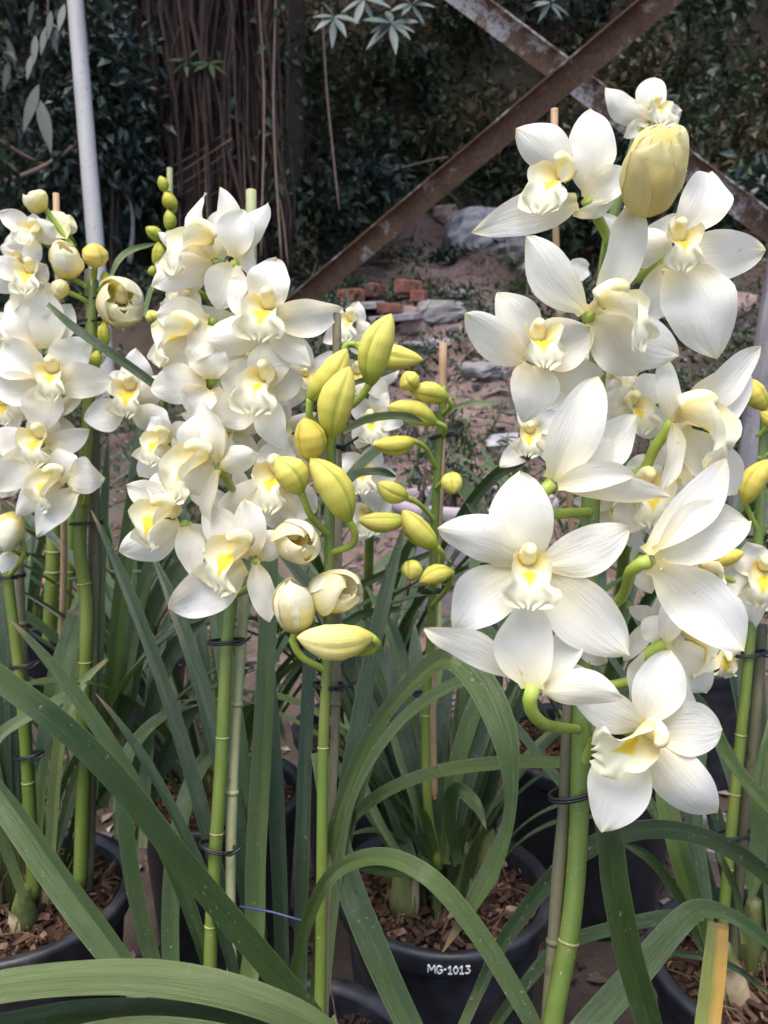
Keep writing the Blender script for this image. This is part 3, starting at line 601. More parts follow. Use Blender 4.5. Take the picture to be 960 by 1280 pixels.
# ------------------------------------------------------------------ the big tree hung with aerial roots
tx, ty = -1.36, 6.7; tz = H(tx, ty); tree = thing('banyan_tree', (tx, ty, tz), 'thick dark tree trunk hung with reddish brown aerial roots', 'tree')
m = MB(); m.lathe((tx, ty, tz), [(.5, -.2), (.4, .15), (.32, .8), (.30, 2), (.34, 3.2), (.5, 4.0), (.3, 4.8)], 26)
for i, p in enumerate(m.v):
    q = 1+.22*noise.noise(Vector((p[0]*5, p[1]*5, p[2]*.7))); m.v[i] = (tx+(p[0]-tx)*q, ty+(p[1]-ty)*q, p[2])
for k in range(4):
    a = k*1.7+.4; e = Vector((tx+2.2*math.cos(a), ty+1.6*math.sin(a), tz+4.7)); m.tube([Vector((tx, ty, tz+3.4)), Vector((tx+.8*math.cos(a), ty+.7*math.sin(a), tz+4.3)), e], [.2, .15, .06], 8)
obj('trunk', m, WOOD, tree)
for i in range(170):
    a = random.uniform(math.pi, 2*math.pi) if i < 140 else random.uniform(0, 6.28); r = random.uniform(.26, .47)*(1+.12*math.sin(i)); zt = random.uniform(3.4, 5.0); zb = -.05 if random.random() < .75 else random.uniform(.2, 1.6)
    x0, y0 = tx+r*math.cos(a)*1.12, ty+r*math.sin(a); k = 9; w1, w2 = random.uniform(0, 6), random.uniform(.015, .10); sw = random.gauss(0, .16)
    pts = [Vector((x0+w2*math.sin(w1+t*random.choice((4, 7, 9)))+sw*t, y0-.12*math.sin(t*3+w1)+.03*math.sin(w1*2+t*5), tz+zt+(zb-zt)*t)) for t in [j/(k-1) for j in range(k)]]
    obj('aerial_root', MB().tube(pts, np.linspace(random.uniform(.005, .038), random.uniform(.004, .016), k), 6), ROOT, tree)
n = 3800; C = RS.normal(0, 1, (n, 3))*[2.0, 1.4, .45]+[tx, ty, tz+4.7]; s = RS.uniform(.14, .3, n)
obj('crown', leaf_cloud(C, RS.normal(0, 1, (n, 3))+[0, 0, -.6], RS.normal(0, .6, (n, 3))+[0, 0, 1], s, s*.45, RS.uniform(0, 1, n)), DARKF, tree, smooth=False, kind='stuff')
n = 900; A_ = RS.uniform(math.pi*.95, 2.05*math.pi, n); Z_ = RS.uniform(.2, 4.6, n); edge_ = np.abs(np.cos(A_)) > RS.uniform(.2, 1.0, n); A_, Z_ = A_[edge_], Z_[edge_]; n = len(A_); R_ = RS.uniform(.36, .70, n); s = RS.uniform(.05, .12, n)
obj('creeper_leaves', leaf_cloud(np.stack([tx+R_*np.cos(A_)*1.15, ty+R_*np.sin(A_), tz+Z_], 1), RS.normal(0, .7, (n, 3))+[0, -.4, -.7], RS.normal(0, .5, (n, 3))+[0, -1, .5], s, s*.5, RS.uniform(0, 1, n)**1.4), DARKF, tree, smooth=False, kind='stuff')
vl = [[(262, -20), (263, 110), (256, 190), (263, 330)], [(291, -20), (288, 90), (272, 180), (279, 300)], [(309, -20), (304, 130), (308, 300)], [(219, 110), (222, 200), (226, 320)], [(345, -20), (342, 150), (352, 330)], [(322, -20), (330, 120), (326, 320)]]
vl += [[(188+i*2, 165+i*13), (240, 140+i*13+random.randint(-5, 5)), (290, 108+i*13)] for i in range(10)]
for i, v in enumerate(vl): obj('vine', MB().tube([Vector(q[:3]) for q in spline([tuple(P(x, y, 5.95+.1*math.sin(i))) for x, y in v], 12)], .008 if i < 6 else .0042, 5), VINE, tree)
# creepers that swing across from the tree
for v, lab in (([(-40, 150), (40, 200), (100, 218), (210, 226)], 'thin brown vine sagging behind the grey pole towards the tree'), ([(-30, 240), (60, 205), (115, 160), (185, 85)], 'thin brown vine rising across the grey pole to the tree')):
    t = thing('creeper', P(*v[0], 5.3), lab, 'vine'); obj('runner', MB().tube([Vector(q[:3]) for q in spline([tuple(P(x, y, d)) for (x, y), d in zip(v, (4.9, 5.2, 5.5, 6.1))], 16)], .014, 6), VINE, t)
# ------------------------------------------------------------------ trees round about: dark crowns added out of view to shade the slope
def big_tree(x, y, h, r, n, label, mat, lean=(0, 0), tr=.12, bark=None, ch=1.2, ls=.24):
    z = H(x, y); t = thing('tree', (x, y, z), label, 'tree', 'trees on the shaded slope'); m = MB(); top = Vector((x+lean[0], y+lean[1], z+h))
    m.tube([Vector(q[:3]) for q in spline([(x, y, z-.2), (x+lean[0]*.4+.1, y+lean[1]*.4, z+h*.5), tuple(top)], 12)], np.linspace(tr, tr*.45, 12), 9)
    for k in range(5):
        a = k*1.3; m.tube([top-Vector((0, 0, h*.18)), top+Vector((r*.4*math.cos(a), r*.4*math.sin(a), .1)), top+Vector((r*.8*math.cos(a), r*.8*math.sin(a), .3))], [tr*.4, tr*.25, tr*.1], 6)
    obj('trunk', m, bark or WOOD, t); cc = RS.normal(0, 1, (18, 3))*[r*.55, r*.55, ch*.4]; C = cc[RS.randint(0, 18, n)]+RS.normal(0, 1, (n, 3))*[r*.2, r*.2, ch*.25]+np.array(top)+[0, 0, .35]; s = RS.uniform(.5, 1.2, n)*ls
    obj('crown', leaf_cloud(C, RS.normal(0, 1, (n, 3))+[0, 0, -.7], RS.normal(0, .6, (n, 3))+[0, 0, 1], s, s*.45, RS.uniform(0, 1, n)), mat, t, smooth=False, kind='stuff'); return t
big_tree(2.6, 10.2, 3.4, 2.6, 2600, 'added tree whose unseen crown shades the slope behind the crossed bars', DARKF)
big_tree(-4.4, 7.4, 4.0, 2.4, 2600, 'added dark shade tree over the bushes beyond the grey pole', DARKF)
big_tree(.4, 11.8, 2.4, 2.6, 2600, 'added shade tree at the top of the slope above the dirt path', DARKF)
big_tree(-1.0, 9.2, 4.0, 2.3, 2200, 'added shade tree leaning above the slope just behind the rope-hung trunk', DARKF)
big_tree(5.2, 8.2, 3.8, 2.2, 2000, 'added shade tree over the grassy bank beyond the white orchid spike', DARKF)
big_tree(-2.55, 6.1, 4.6, 1.3, 900, 'slender pale leaning trunk beside the aerial roots', TEALF, (.55, .3), .045, PALEW)
# the dark leafy wall beyond the pole, and brush on the slope
for i, (x, y, r, h) in enumerate([(-3.1, 5.6, .8, 3.2), (-2.45, 6.6, .7, 3.4), (-3.6, 6.8, 1.0, 4.2), (-2.75, 4.9, .55, 2.2), (-1.95, 5.9, .38, 2.0), (-2.2, 7.6, .7, 4.0)]):
    shrub(x, y, r, h, 3200, .10, TEALF if i % 2 == 0 else DARKF, ('tall bluish bush at the edge of the photo, beyond the topmost white petals', 'tall dark bush directly behind the grey pole', 'tallest bluish bush, farthest behind the sagging vine', 'dark bush just above the cream flower at the edge', 'bluish bush between the grey pole and the aerial roots', 'dark bush behind the pale leaning trunk')[i], 'tall bushes behind the pole', droop=1.3)
spots = [(-.75, 8.2, .45, .55), (-.2, 8.9, .5, .7), (.1, 9.6, .55, .8), (1.0, 9.8, .6, .8), (1.7, 9.3, .55, .7), (2.3, 8.8, .6, .8), (3.0, 8.6, .7, 1.0), (3.6, 8.2, .7, .9), (2.8, 7.3, .5, .6), (3.3, 6.6, .5, .7), (1.9, 7.9, .45, .5), (-.3, 10.4, .7, 1.1), (.9, 10.9, .7, 1.0), (2.0, 10.6, .8, 1.2), (3.4, 10.0, .8, 1.2), (4.4, 9.4, .8, 1.2), (-.9, 9.6, .6, 1.2), (1.5, 9.9, .35, .4), (.2, 10.2, .5, .8), (2.7, 9.6, .6, .9)]
for i, (x, y, r, h) in enumerate(spots): shrub(x, y, r, h, 620, .15, (DARKF, TEALF, DARKF, BROWNF)[i % 4], ("dim bush where the rusty bar meets the tree roots", "bush on the bank above the rusty bar's lower half", "bluish bush on the bank beside the flat pale stone", "dry bush at the head of the dirt path", "dim bush behind the topmost half open flower's white neighbour", "bluish bush seen between the white petals below the crossing bars", "dim bush just past the small white flower above the yellow one", "dry bush behind the pale peeling bar near the photo edge", "dim bush below the peeling bar, behind the broad petal", "bluish bush at the photo edge beside the leaning post", "dim bush glimpsed between the highest white petals and the bank", "dry bush high on the slope beside the whorled leaves", "dim bush at the very top of the slope between the two bars", "bluish bush under the crossing of the bars, high up", "dim bush high on the slope over the small white flower", "dry bush at the top of the bank over the peeling bar", "dim bush beside the hanging roots, up the bank", "small bluish bush at the bank edge under the bars' crossing", "dim bush in the dark hollow under the whorled leaves", "dry bush above the peeling bar, beside the small white flower")[i], 'low bushes on the slope')
for i, (px, py, r, h) in enumerate([(345, 345, .35, .4), (400, 300, .4, .35), (440, 285, .4, .35), (330, 300, .4, .5), (470, 330, .25, .2), (690, 300, .3, .3), (420, 245, .4, .3), (560, 330, .18, .12)]):
    p, d = hit(px, py); shrub(p.x, p.y, r, h, 420, .075, (BROWNF, DARKF, BROWNF, TEALF)[i % 4], ("dry weeds at the foot of the aerial roots", "dark weeds on the bank just above the turquoise rod", "dry weeds beside the thin weed on the bank", "bluish weeds by the roots, higher than the ferns", "dry weeds under the middle of the rusty bar", "dark weeds beside the grey stone half hidden by petals", "dry weeds on the crest of the bank", "small bluish weed on the dirt path before the cement lump")[i], 'weeds beside the path', 'weed', cat='weed')
def fern(px, py, k, label):
    p, d = hit(px, py); t = thing('fern', p, label, 'fern', 'ferns under the tree')
    for j in range(k):
        a = j*2.4; L = random.uniform(.3, .5); cen = []; dr = []; nr = []; ln = []; prev = Vector(p)
        for q in range(18):
            v = q/17; c = p+Vector((math.sin(a)*L*v, math.cos(a)*L*v, .30*math.sin(2.2*v)*L/.4)); tg = (c-prev) if q else Vector((0, 0, 1)); sd = Vector((math.cos(a), -math.sin(a), 0))
            for sg in (-1, 1): cen.append(c); dr.append(tuple(sd*sg+tg.normalized()*.4)); nr.append((0, -.3, 1)); ln.append(.075*math.sin(math.pi*(.12+.85*v))+.01)
            prev = c
        obj('frond', leaf_cloud(np.array([tuple(c) for c in cen]), dr, nr, ln, np.array(ln)*.3, RS.uniform(0, .7, len(cen))), FRESHF if j % 3 == 0 else DARKF, t, smooth=False)
fern(370, 335, 8, 'fern with arching fronds under the lower end of the rusty bar'); fern(345, 320, 7, 'small fern growing beside the roots of the tree'); fern(395, 345, 7, 'fern half hidden by white petals beside the path')
# overhanging twigs with whorls of pale leaves
def whorl(pts, whorls, label, mat=PALEF, dd=4.2, hang=False):
    t = thing('overhanging_twig', P(*pts[0], dd), label, 'twig', 'twigs hanging in from above'); obj('twig', MB().tube([P(x, y, dd) for x, y in pts], .006, 5), WOOD, t)
    for (x, y, k, L) in whorls:
        for j in range(k):
            a = j*6.28/k+random.uniform(-.2, .2); o = P(x, y, dd); s = L/F*dd*random.uniform(.8, 1.15); d = ((RT*math.cos(a)+UP*(math.sin(a)*.6-.3)-FW*random.uniform(-.3, .6)) if not hang else (RT*math.cos(a)*.32-UP-FW*random.uniform(-.2, .3))).normalized(); o = o + (RT*random.uniform(-.1, .1)+UP*random.uniform(-.12, .12) if hang else UP*0)
            side = d.cross(V(.2, .6, 1)).normalized(); mm = MB(); mm.grid([[o+d*s*v+side*s*.13*math.sin(math.pi*v**.9)*u-UP*s*.25*v*v+UP*s*.03*abs(u) for u in (-1, -.5, 0, .5, 1)] for v in [q/9 for q in range(10)]], [[(.5+.3*random.random(), 0)]*5]*10); obj('leaf', mm, mat, t)
whorl([(520, -30), (490, 5), (470, 20)], [(418, 22, 7, 34), (490, 30, 8, 38), (455, 0, 6, 34), (515, 6, 6, 30)], 'twig with whorls of pale bluish leaves over the dark slope')
whorl([(700, -30), (688, 5)], [(688, 4, 6, 24)], 'small pale leaf rosette hanging beside the crossing of the bars')
whorl([(60, -30), (60, 30), (50, 110)], [(60, 20, 4, 30), (45, 125, 2, 62), (78, 30, 3, 34), (20, 70, 3, 34)], 'drooping twig with long pale leaves beside the grey pole', HANGF, 4.6, True)
whorl([(230, 20), (215, 60), (200, 150)], [(232, 76, 5, 26), (262, 80, 5, 22), (178, 165, 3, 22), (180, 180, 3, 18)], 'twig of small green leaves against the aerial roots', SPRIG, 5.7)
# ------------------------------------------------------------------ pole, rusty angle bars, post
def quadbar(name, m, mat, t): return obj(name, m, mat, t, smooth=False)
pt = P(84, -120, 4.2); pb, d = hit(138, 497); pb = P(137, 505, 4.2); pb.z = H(pb.x, pb.y)-.15
t = thing('grey_pole', pb, 'pale grey upright pole standing behind the white orchids', 'pole'); q = [pb.lerp(pt, k/30) for k in range(31)]
obj('shaft', MB().tube(q, [.044+.0006*math.sin(k*2.3)-.0001*k for k in range(31)], 20), POLE, t)
def rust(name, paint):
    m = NT(name).coords(); n = m.noise(m.pos, 9, 7, .68); n2 = m.noise(m.pos, 70, 5, .7)
    c = m.ramp(m.math('ADD', m.math('MULTIPLY', n2, .45), m.math('MULTIPLY', n, .55)), [(.30, (.055, .034, .025)), (.50, (.165, .094, .064)), (.68, (.25, .165, .12))])
    pk = m.ramp(n, [(.60-paint, (0,)*3), (.66-paint, (1,)*3)]); pk = m.mix(1.0, pk, m.ramp(n2, [(.36, (0,)*3), (.5, (1,)*3)]), 'MULTIPLY'); c = m.mix(pk, c, (.42, .385, .38))
    return m.finish(c, .75, m.bump(m.math('ADD', n2, n), .6, .004), .3)
def angle_bar(a, b, web, fl, mat, label):
    A, B = P(*a), P(*b); ax = (B-A).normalized(); mid = (A+B)/2; n = (CAM-mid).normalized(); n = (n-ax*n.dot(ax)).normalized(); up = n.cross(ax); up = up if up.z > 0 else -up; tk = .007; t = thing('rusty_angle_bar', B if B.z < A.z else A, label, 'metal bar', 'crossed rusty bars')
    N = 40
    def strip(o, e1, l1, e2, l2, nm):
        m = MB(); rows = []
        for k in range(N+1):
            c = A.lerp(B, k/N)+o; j = .0012*noise.noise(Vector((k*.7, l1, 0))); rows.append([c+e1*j, c+e1*(l1+j), c+e1*(l1+j)+e2*l2, c+e1*j+e2*l2])
        m.grid(rows, [[(0, 0)]*4]*(N+1), True); m.f.append((3, 2, 1, 0)); m.m.append(0); e = N*4; m.f.append((e, e+1, e+2, e+3)); m.m.append(0); obj(nm, m, mat, t, smooth=False)
    strip(-up*web/2, up, web, -n, -tk, 'web'); strip(up*(web/2+.0005), up, tk, n, fl, 'flange')
angle_bar((905, -65, 2.52), (238, 492, 4.25), .088, .05, rust('rusty_steel', .03), 'dark rusty steel bar slanting down in front of the other bar')
angle_bar((480, -78, 3.12), (1340, 570, 3.12), .088, .045, rust('flaking_steel', .14), 'rusty bar with flaking pale paint crossing behind the other bar')
pb = P(930, 660, 2.75); pb.z = H(pb.x, pb.y)-.1; ptp = P(1010, 180, 2.75); t = thing('weathered_post', pb, 'weathered grey leaning post behind the white orchid', 'post'); ax = (ptp-pb).normalized(); sx = RT; sy = ax.cross(sx).normalized(); m = MB(); rows = []
for k in range(26):
    c = pb.lerp(ptp, k/25); rows.append([c+(sx*math.cos(q)*.070+sy*math.sin(q)*.06)*(1+.09*noise.noise(Vector((k*.5, q*2, 1)))) for q in [2*math.pi*(j+.5)/12 for j in range(12)]])
m.grid(rows, [[(0, 0)]*12]*26, True); m.f.append(tuple(25*12+k for k in range(12))); m.m.append(0); obj('shaft', m, POST, t, smooth=False)
# ------------------------------------------------------------------ stones, bricks, slabs and oddments on the ground
STONE = flat('grey_stone', (.22, .205, .20), .85, 14, .4, .012); STONER = flat('reddish_stone', (.24, .165, .15), .85, 14, .4, .012); CEM = flat('lilac_cement', (.31, .29, .31), .9, 10, .5, .02); BRICK = flat('red_brick', (.20, .080, .060), .9, 18, .65, .008)
def rock(px, py, wpx, hpx, mat, label, seed, group=None, name='rock'):
    p, d = hit(px, py); w_, h_ = wpx*d/F/2, hpx*d/F/2; t = MB(); rows = []; ns, nv = 26, 16
    for i in range(nv):
        f = math.pi*i/(nv-1); row = []
        for k in range(ns):
            a = 2*math.pi*k/ns; v = Vector((math.sin(f)*math.cos(a), math.sin(f)*math.sin(a), -math.cos(f))); q = 1+.42*noise.noise(v*1.3+Vector((seed*3.1, 0, 0)))+.16*noise.noise(v*4+Vector((seed, 2, 0)))
            v = Vector([math.copysign(min(abs(x*q), .62+.28*abs(x*q)), x) for x in v]); v += .07*Vector((noise.noise(v*7), noise.noise(v*7+Vector((5, 0, 0))), noise.noise(v*7+Vector((0, 5, 0))))); row.append(p+Vector((v.x*w_*1.2, v.y*w_, v.z*h_*1.1+h_*.45)))
        rows.append(row)
    t.grid(rows, [[(0, 0)]*ns]*nv, True); tag(obj(name, t, mat, None, p, smooth=False), label, 'stone', group)
rock(606, 312, 92, 66, CEM, 'pale lilac lump of cement rubble beside the dirt path', 1); rock(553, 400, 58, 32, STONE, 'pale angular grey stone on the dirt beside the bricks', 2); rock(518, 412, 36, 40, STONER, 'pinkish stone leaning against the pale angular stone', 3)
rock(560, 275, 34, 24, STONER, 'brown stone at the top edge of the cement lump', 4); rock(665, 330, 60, 40, STONE, 'grey stone half hidden behind the white petals', 5); rock(490, 238, 50, 14, STONE, 'flat pale stone lying on the bank', 6)
rock(690, 355, 80, 36, STONE, 'low dark stone below the small leafy seedling', 7); rock(600, 470, 50, 24, STONE, 'grey stone beside the dry twigs', 8); rock(900, 400, 70, 50, STONER, 'brown stone in the bank behind the broad petal', 9)
rock(640, 560, 60, 24, CEM, 'pale grey stone behind the planter bowl', 12); rock(690, 545, 40, 20, STONE, 'small grey stone near the white lip', 13); rock(520, 440, 60, 18, STONE, 'flat stone behind the yellow buds', 14)
for k in range(13):
    px, py = random.uniform(430, 720), random.uniform(300, 520); rr = random.uniform(9, 30)
    rock(px, py, rr, rr*random.uniform(.45, .7), random.choice((STONE, STONER, CEM, STONER)), 'loose weathered stone lying about on the dirt path', 20+k, 'loose stones on the dirt path', 'stone')
def box_on(px, py, sx, sy, sz, rz, mat, name, label, cat, group=None, tilt=(0, 0), lift=0):
    p, d = hit(px, py); p = p+Vector((0, 0, lift)); r = Vector((math.cos(rz), math.sin(rz), tilt[0])).normalized(); f = Vector((-math.sin(rz), math.cos(rz), tilt[1])).normalized(); u = r.cross(f); m = MB(); e = .12*min(sx, sy, sz); rows = []
    for z, k in ((0, 1), (0, 0), (e, -1), (sz-e, -1), (sz, 0), (sz, 1)):
        ix = e if k == 0 else (0 if k == -1 else sx*.25); i2 = e if k == 0 else (0 if k == -1 else sy*.25)
        rows.append([p+r*(sgx*(sx/2-ix))+f*(sgy*(sy/2-i2))+u*(z+.004*noise.noise(Vector((sgx, sgy, px)))) for sgx, sgy in ((-1, -1), (1, -1), (1, 1), (-1, 1))])
    m.grid(rows, [[(0, 0)]*4]*6, True); m.f += [(3, 2, 1, 0), (20, 21, 22, 23)]; m.m += [0, 0]; tag(obj(name, m, mat, None, p, smooth=False), label, cat, group)
SLAB = flat('pale_slab', (.33, .30, .32), .85, 18, .35, .006); DPLANK = flat('dark_plank', (.06, .05, .05), .8, 20, .4, .006)
box_on(470, 372, .75, .5, .05, .25, SLAB, 'flat_stone', 'large pale stone slab lying under the bricks', 'slab', None, (.05, .12), .02)
box_on(440, 392, .45, .4, .05, -.2, SLAB, 'flat_stone', 'smaller pale slab near the white orchid petals', 'slab', None, (.02, .1), .03)
for px, py, rz, lab in ((510, 381, .8, 'red brick lying nearest the pale angular stone'), (536, 372, -.5, 'red brick at the path end of the row'), (468, 384, 1.1, 'red brick in the middle of the pale slab'), (438, 391, -.7, 'red brick almost touching the white petal')): box_on(px, py, .19, .1, .10, rz, BRICK, 'red_brick', lab, 'brick', 'red bricks on the slab', lift=.07)
box_on(486, 396, .14, .09, .07, .4, BRICK, 'red_brick', 'broken half brick in front of the brick row', 'brick', 'red bricks on the slab', lift=.02)
box_on(524, 384, .13, .10, .08, 1.3, BRICK, 'red_brick', 'broken brick wedged between two whole bricks', 'brick', 'red bricks on the slab', lift=.03)
box_on(560, 372, .5, .3, .05, .5, SLAB, 'flat_stone', 'flat grey slab tilted against the bank beyond the bricks', 'slab', None, (.1, .2), .02)
box_on(500, 405, .34, .26, .045, -.5, SLAB, 'flat_stone', 'thin grey slab piece lying before the bricks', 'slab', None, (.05, .1), .02)
box_on(590, 384, .45, .06, .03, .25, DPLANK, 'plank', 'thin dark plank lying beyond the pale stone', 'plank'); box_on(35, 745, .16, .09, .06, .3, flat('terracotta', (.35, .17, .13), .85, 30, .3, .003), 'red_brick', 'pinkish brick on the ground among the orchid stems', 'brick')
for i, (a, b) in enumerate((((560, 470), (612, 432)), ((575, 480), (640, 440)), ((540, 490), (590, 470)), ((600, 500), (650, 500)), ((585, 440), (625, 470)), ((600, 395), (640, 410)))):
    pa, d1 = hit(*a); pbb, d2 = hit(*b); t = thing('dry_twig', pa, ("dry twig pointing up the path from the slim buds", "dry twig lying beside the grey stone", "lowest dry twig, just above the slim buds", "dry twig lying level below the grey stone", "dry twig highest of those near the grey stone", "dry twig beside the dark plank")[i], 'twig', 'dry twigs on the dirt'); md = (pa+pbb)/2+Vector((0, 0, .05)); obj('twig', MB().tube([pa+Vector((0, 0, .01)), md, pbb+Vector((0, 0, .03))], [.012, .009, .005], 6), VINE, t)
p, d = hit(376, 312); t = thing('turquoise_rod', p, 'thin turquoise rod stuck upright in the bank', 'rod'); obj('rod', MB().tube([p-Vector((0, 0, .05)), p+Vector((-.01, 0, .36))], .014, 8), flat('turquoise_plastic', (.10, .36, .36), .4), t)
def seedling(px, py, hpx, k, lpx, label, mat=FRESHF, d=None):
    p, dd = hit(px, py); h = hpx*dd/F; t = thing('seedling', p, label, 'young plant', 'young plants on the dirt'); top = p+Vector((.03, 0, h)); obj('stem', MB().tube([p-Vector((0, 0, .02)), p.lerp(top, .5)+Vector((.01, 0, 0)), top], [.006, .005, .003], 6), STEM, t)
    for j in range(k):
        v = .25+.75*j/k; o = p.lerp(top, v); a = j*2.4; L = lpx*dd/F*random.uniform(.7, 1.2); dr = Vector((math.cos(a), math.sin(a)*.6, .25)).normalized(); sd = dr.cross(Vector((0, 0, 1))).normalized(); m = MB()
        m.grid([[o+dr*L*q+sd*L*.26*math.sin(math.pi*q**.9)*u+Vector((0, 0, -.35*L*q*q+.05*L*abs(u))) for u in (-1, -.5, 0, .5, 1)] for q in [i/8 for i in range(9)]], [[(.4+.4*random.random(), 0)]*5]*9); obj('leaf', m, mat, t)
seedling(652, 425, 110, 9, 36, 'upright leafy seedling under the big white flower'); seedling(420, 270, 70, 8, 16, 'thin weed standing on the bank by the bar', TEALF)
for i, (px, py) in enumerate(((540, 560), (575, 565), (610, 560), (640, 575), (530, 530), (668, 520), (625, 590), (560, 540), (700, 560))): seedling(px, py, 46, 9, 22, ("small weed just above the slim yellow bud pointing down", "weed above the rim of the planter bowl, in its middle", "weed between the planter bowl and the small white lip", "weed beside the pale grey stone behind the planter bowl", "weed behind the curved slim buds", "weed just below the small white flower with the golden lip", "weed nearest the planter bowl's far rim", "weed behind the stem of the slim buds", "dark weed beside the drooping white petal of the front flower")[i], FRESHF if i % 2 else DARKF)
# the pale planter bowl
PL = flat('mauve_planter', (.36, .29, .32), .75, 26, .25, .003); bc = P(592, 640, 2.3); bz = bc.z+.045; bh = max(.2, bz-H(bc.x, bc.y)+.02); t = thing('planter_bowl', (bc.x, bc.y, bz-bh), 'pale mauve round planter bowl with weeds inside', 'planter')
R = .235; obj('bowl', MB().lathe((bc.x, bc.y, bz), [(R*.1, -bh), (R*.6, -bh), (R*.66, -bh+.02), (R*.84, -.07), (R*.86, -.045)], 48), PL, t); obj('bowl_rim', MB().lathe((bc.x, bc.y, bz), [(R*.86, -.046), (R*.97, -.04), (R, -.02), (R*.99, -.004), (R*.95, .002), (R*.90, -.004), (R*.88, -.06)], 56), PL, t)
m = MB(); m.lathe((bc.x, bc.y, bz-.03), [(.002, .012), (R*.4, .01), (R*.89, -.004)], 40); obj('soil', m, flat('planter_soil', (.10, .06, .045), .9, 60, .5, .006), t)
for i in range(7):
    a = i*.9; x, y = bc.x+.13*math.cos(a), bc.y+.13*math.sin(a)
    shrub(x, y, .07, .13, 46, .035, (FRESHF, BROWNF, DARKF)[i % 3], 'small weed sprouting inside the mauve planter bowl', 'weeds in the planter bowl', 'weed', z=bz-.03, cat='weed')

for pts, dd, lab in (([(402, 10), (408, 110), (416, 190), (424, 262)], 6.6, 'thin bare stem rising from the bank beside the tree'), ([(340, 215), (352, 262), (360, 330)], 6.2, 'thin drooping stem at the edge of the aerial roots'), ([(148, 8), (172, 60), (200, 130), (212, 200)], 6.0, 'pale thin branch slanting down to the aerial roots'), ([(162, 330), (166, 280), (160, 240)], 5.6, 'short pale trunk standing behind the small green buds'), ([(875, 120), (830, 140), (780, 170)], 8.4, 'thin bare branch lying across the brown bank'), ([(430, 230), (520, 205), (560, 196)], 8.4, 'thin bare branch at the foot of the dark slope')):
    t = thing('bare_branch', P(*pts[0], dd), lab, 'branch'); obj('branch', MB().tube([Vector(q[:3]) for q in spline([tuple(P(x, y, dd)) for x, y in pts], 10)], np.linspace(.022 if 'pale' in lab else .012, .008, 10), 6), PALEW if 'pale' in lab else VINE, t)
# ------------------------------------------------------------------ pots
ZR = .273
def at(px, py, z=ZR): p = onz(px, py, z); return p.x, p.y
def plant(xy, label, dx=0, dy=0): return thing('orchid_plant', (xy[0]+dx, xy[1]+dy, ZR-.03), label, 'orchid', 'potted orchids')
pMG = at(555, 1103); pL = at(22, 1112); pMB = at(372, 1217); pMB = (pMB[0], pMB[1]-.135); pG = at(275, 985); pH = at(738, 925); pE = at(968, 1205); pK = at(25, 770); pD = at(455, 905); pN = at(165, 815); pQ = at(870, 820)
pR = (.075, .335)
potMG = pot(*pMG, ZR, .125, .273, 'black pot lettered MG-1013 in white on its rim', 'black plant pots', seed=3, chips=750)
potL = pot(*pL, ZR, .128, .273, 'black pot of pale chunky bark under the long diagonal leaves', 'black plant pots', seed=4, chips=750)
pot(*pMB, ZR, .135, .273, 'black pot holding both the drooping white spike and the fat yellow bud spike', 'black plant pots', seed=5)
pot(*pG, ZR, .12, .273, 'black pot half hidden behind the upright blue-green leaves', 'black plant pots', seed=6)
potH = pot(*pH, ZR, .155, .273, 'black pot with a name handwritten on its side rim', 'black plant pots', seed=7)
pot(*pE, ZR, .122, .273, 'black pot beneath the half yellow leaf', 'black plant pots', seed=8, chips=700)
pot(*pK, ZR, .13, .273, 'black pot far behind the white spike on thick green stems', 'black plant pots', seed=9, chips=80)
pot(*pD, ZR, .12, .273, 'black pot hidden among leaves behind the fat yellow buds', 'black plant pots', seed=10, chips=80)
pot(*pN, ZR, .12, .273, 'black pot under the tallest upright leaf fan', 'black plant pots', seed=12, chips=80)
pot(*pQ, ZR, .12, .273, 'black pot behind the lowest white flower', 'black plant pots', seed=13, chips=80)
pot(*pR, ZR, .115, .273, 'black pot of the tall white spike nearest the camera', 'black plant pots', seed=11, chips=60)
def text_on(potth, c, R, ang0, letters, h, w_, ink):
    m, L = strokes_on_rim(Vector((c[0], c[1], ZR)), R*.985, R*1.004, -.0215, -.005, ang0, letters, h, w_, ink); obj('lettering', m, INK, potth)
LET = {'M': (.9, [[(0, 0), (.08, 1)], [(.08, 1), (.45, .35)], [(.45, .35), (.85, 1)], [(.85, 1), (.95, 0)]]), 'G': (.75, [[(.7, .85), (.3, 1), (0, .5), (.3, 0), (.7, .25), (.75, .5)], [(.75, .5), (.4, .48)]]), '-': (.3, [[(0, .55), (.3, .6)]]), '1': (.5, [[(.05, .75), (.28, 1)], [(.28, 1), (.28, 0)], [(0, 0), (.55, 0)]]), '0': (.6, [[(.3, 1), (0, .5), (.3, 0), (.6, .5), (.3, 1)]]), '3': (.65, [[(.05, .95), (.6, .95)], [(.6, .95), (.3, .58)], [(.3, .58), (.65, .35), (.4, 0), (0, .1)]]),
       'm': (.8, [[(0, 0), (0, .7)], [(0, .6), (.25, .75), (.4, .5), (.4, 0)], [(.4, .6), (.65, .75), (.8, .5), (.8, 0)]]), 'a': (.5, [[(.5, .6), (.2, .7), (0, .35), (.2, 0), (.5, .2)], [(.5, .7), (.5, 0)]]), 'u': (.5, [[(0, .7), (.05, .1), (.35, .05), (.5, .25)], [(.5, .7), (.5, 0)]]), 'r': (.4, [[(0, .7), (0, 0)], [(0, .45), (.2, .7), (.4, .62)]]), 'i': (.15, [[(.05, .6), (.05, 0)], [(.05, .85), (.07, .9)]]), 'n': (.5, [[(0, .7), (0, 0)], [(0, .5), (.25, .72), (.5, .5), (.5, 0)]]), 'E': (.5, [[(.5, 1), (0, 1)], [(0, 1), (0, 0)], [(0, 0), (.5, 0)], [(0, .5), (.4, .5)]])}
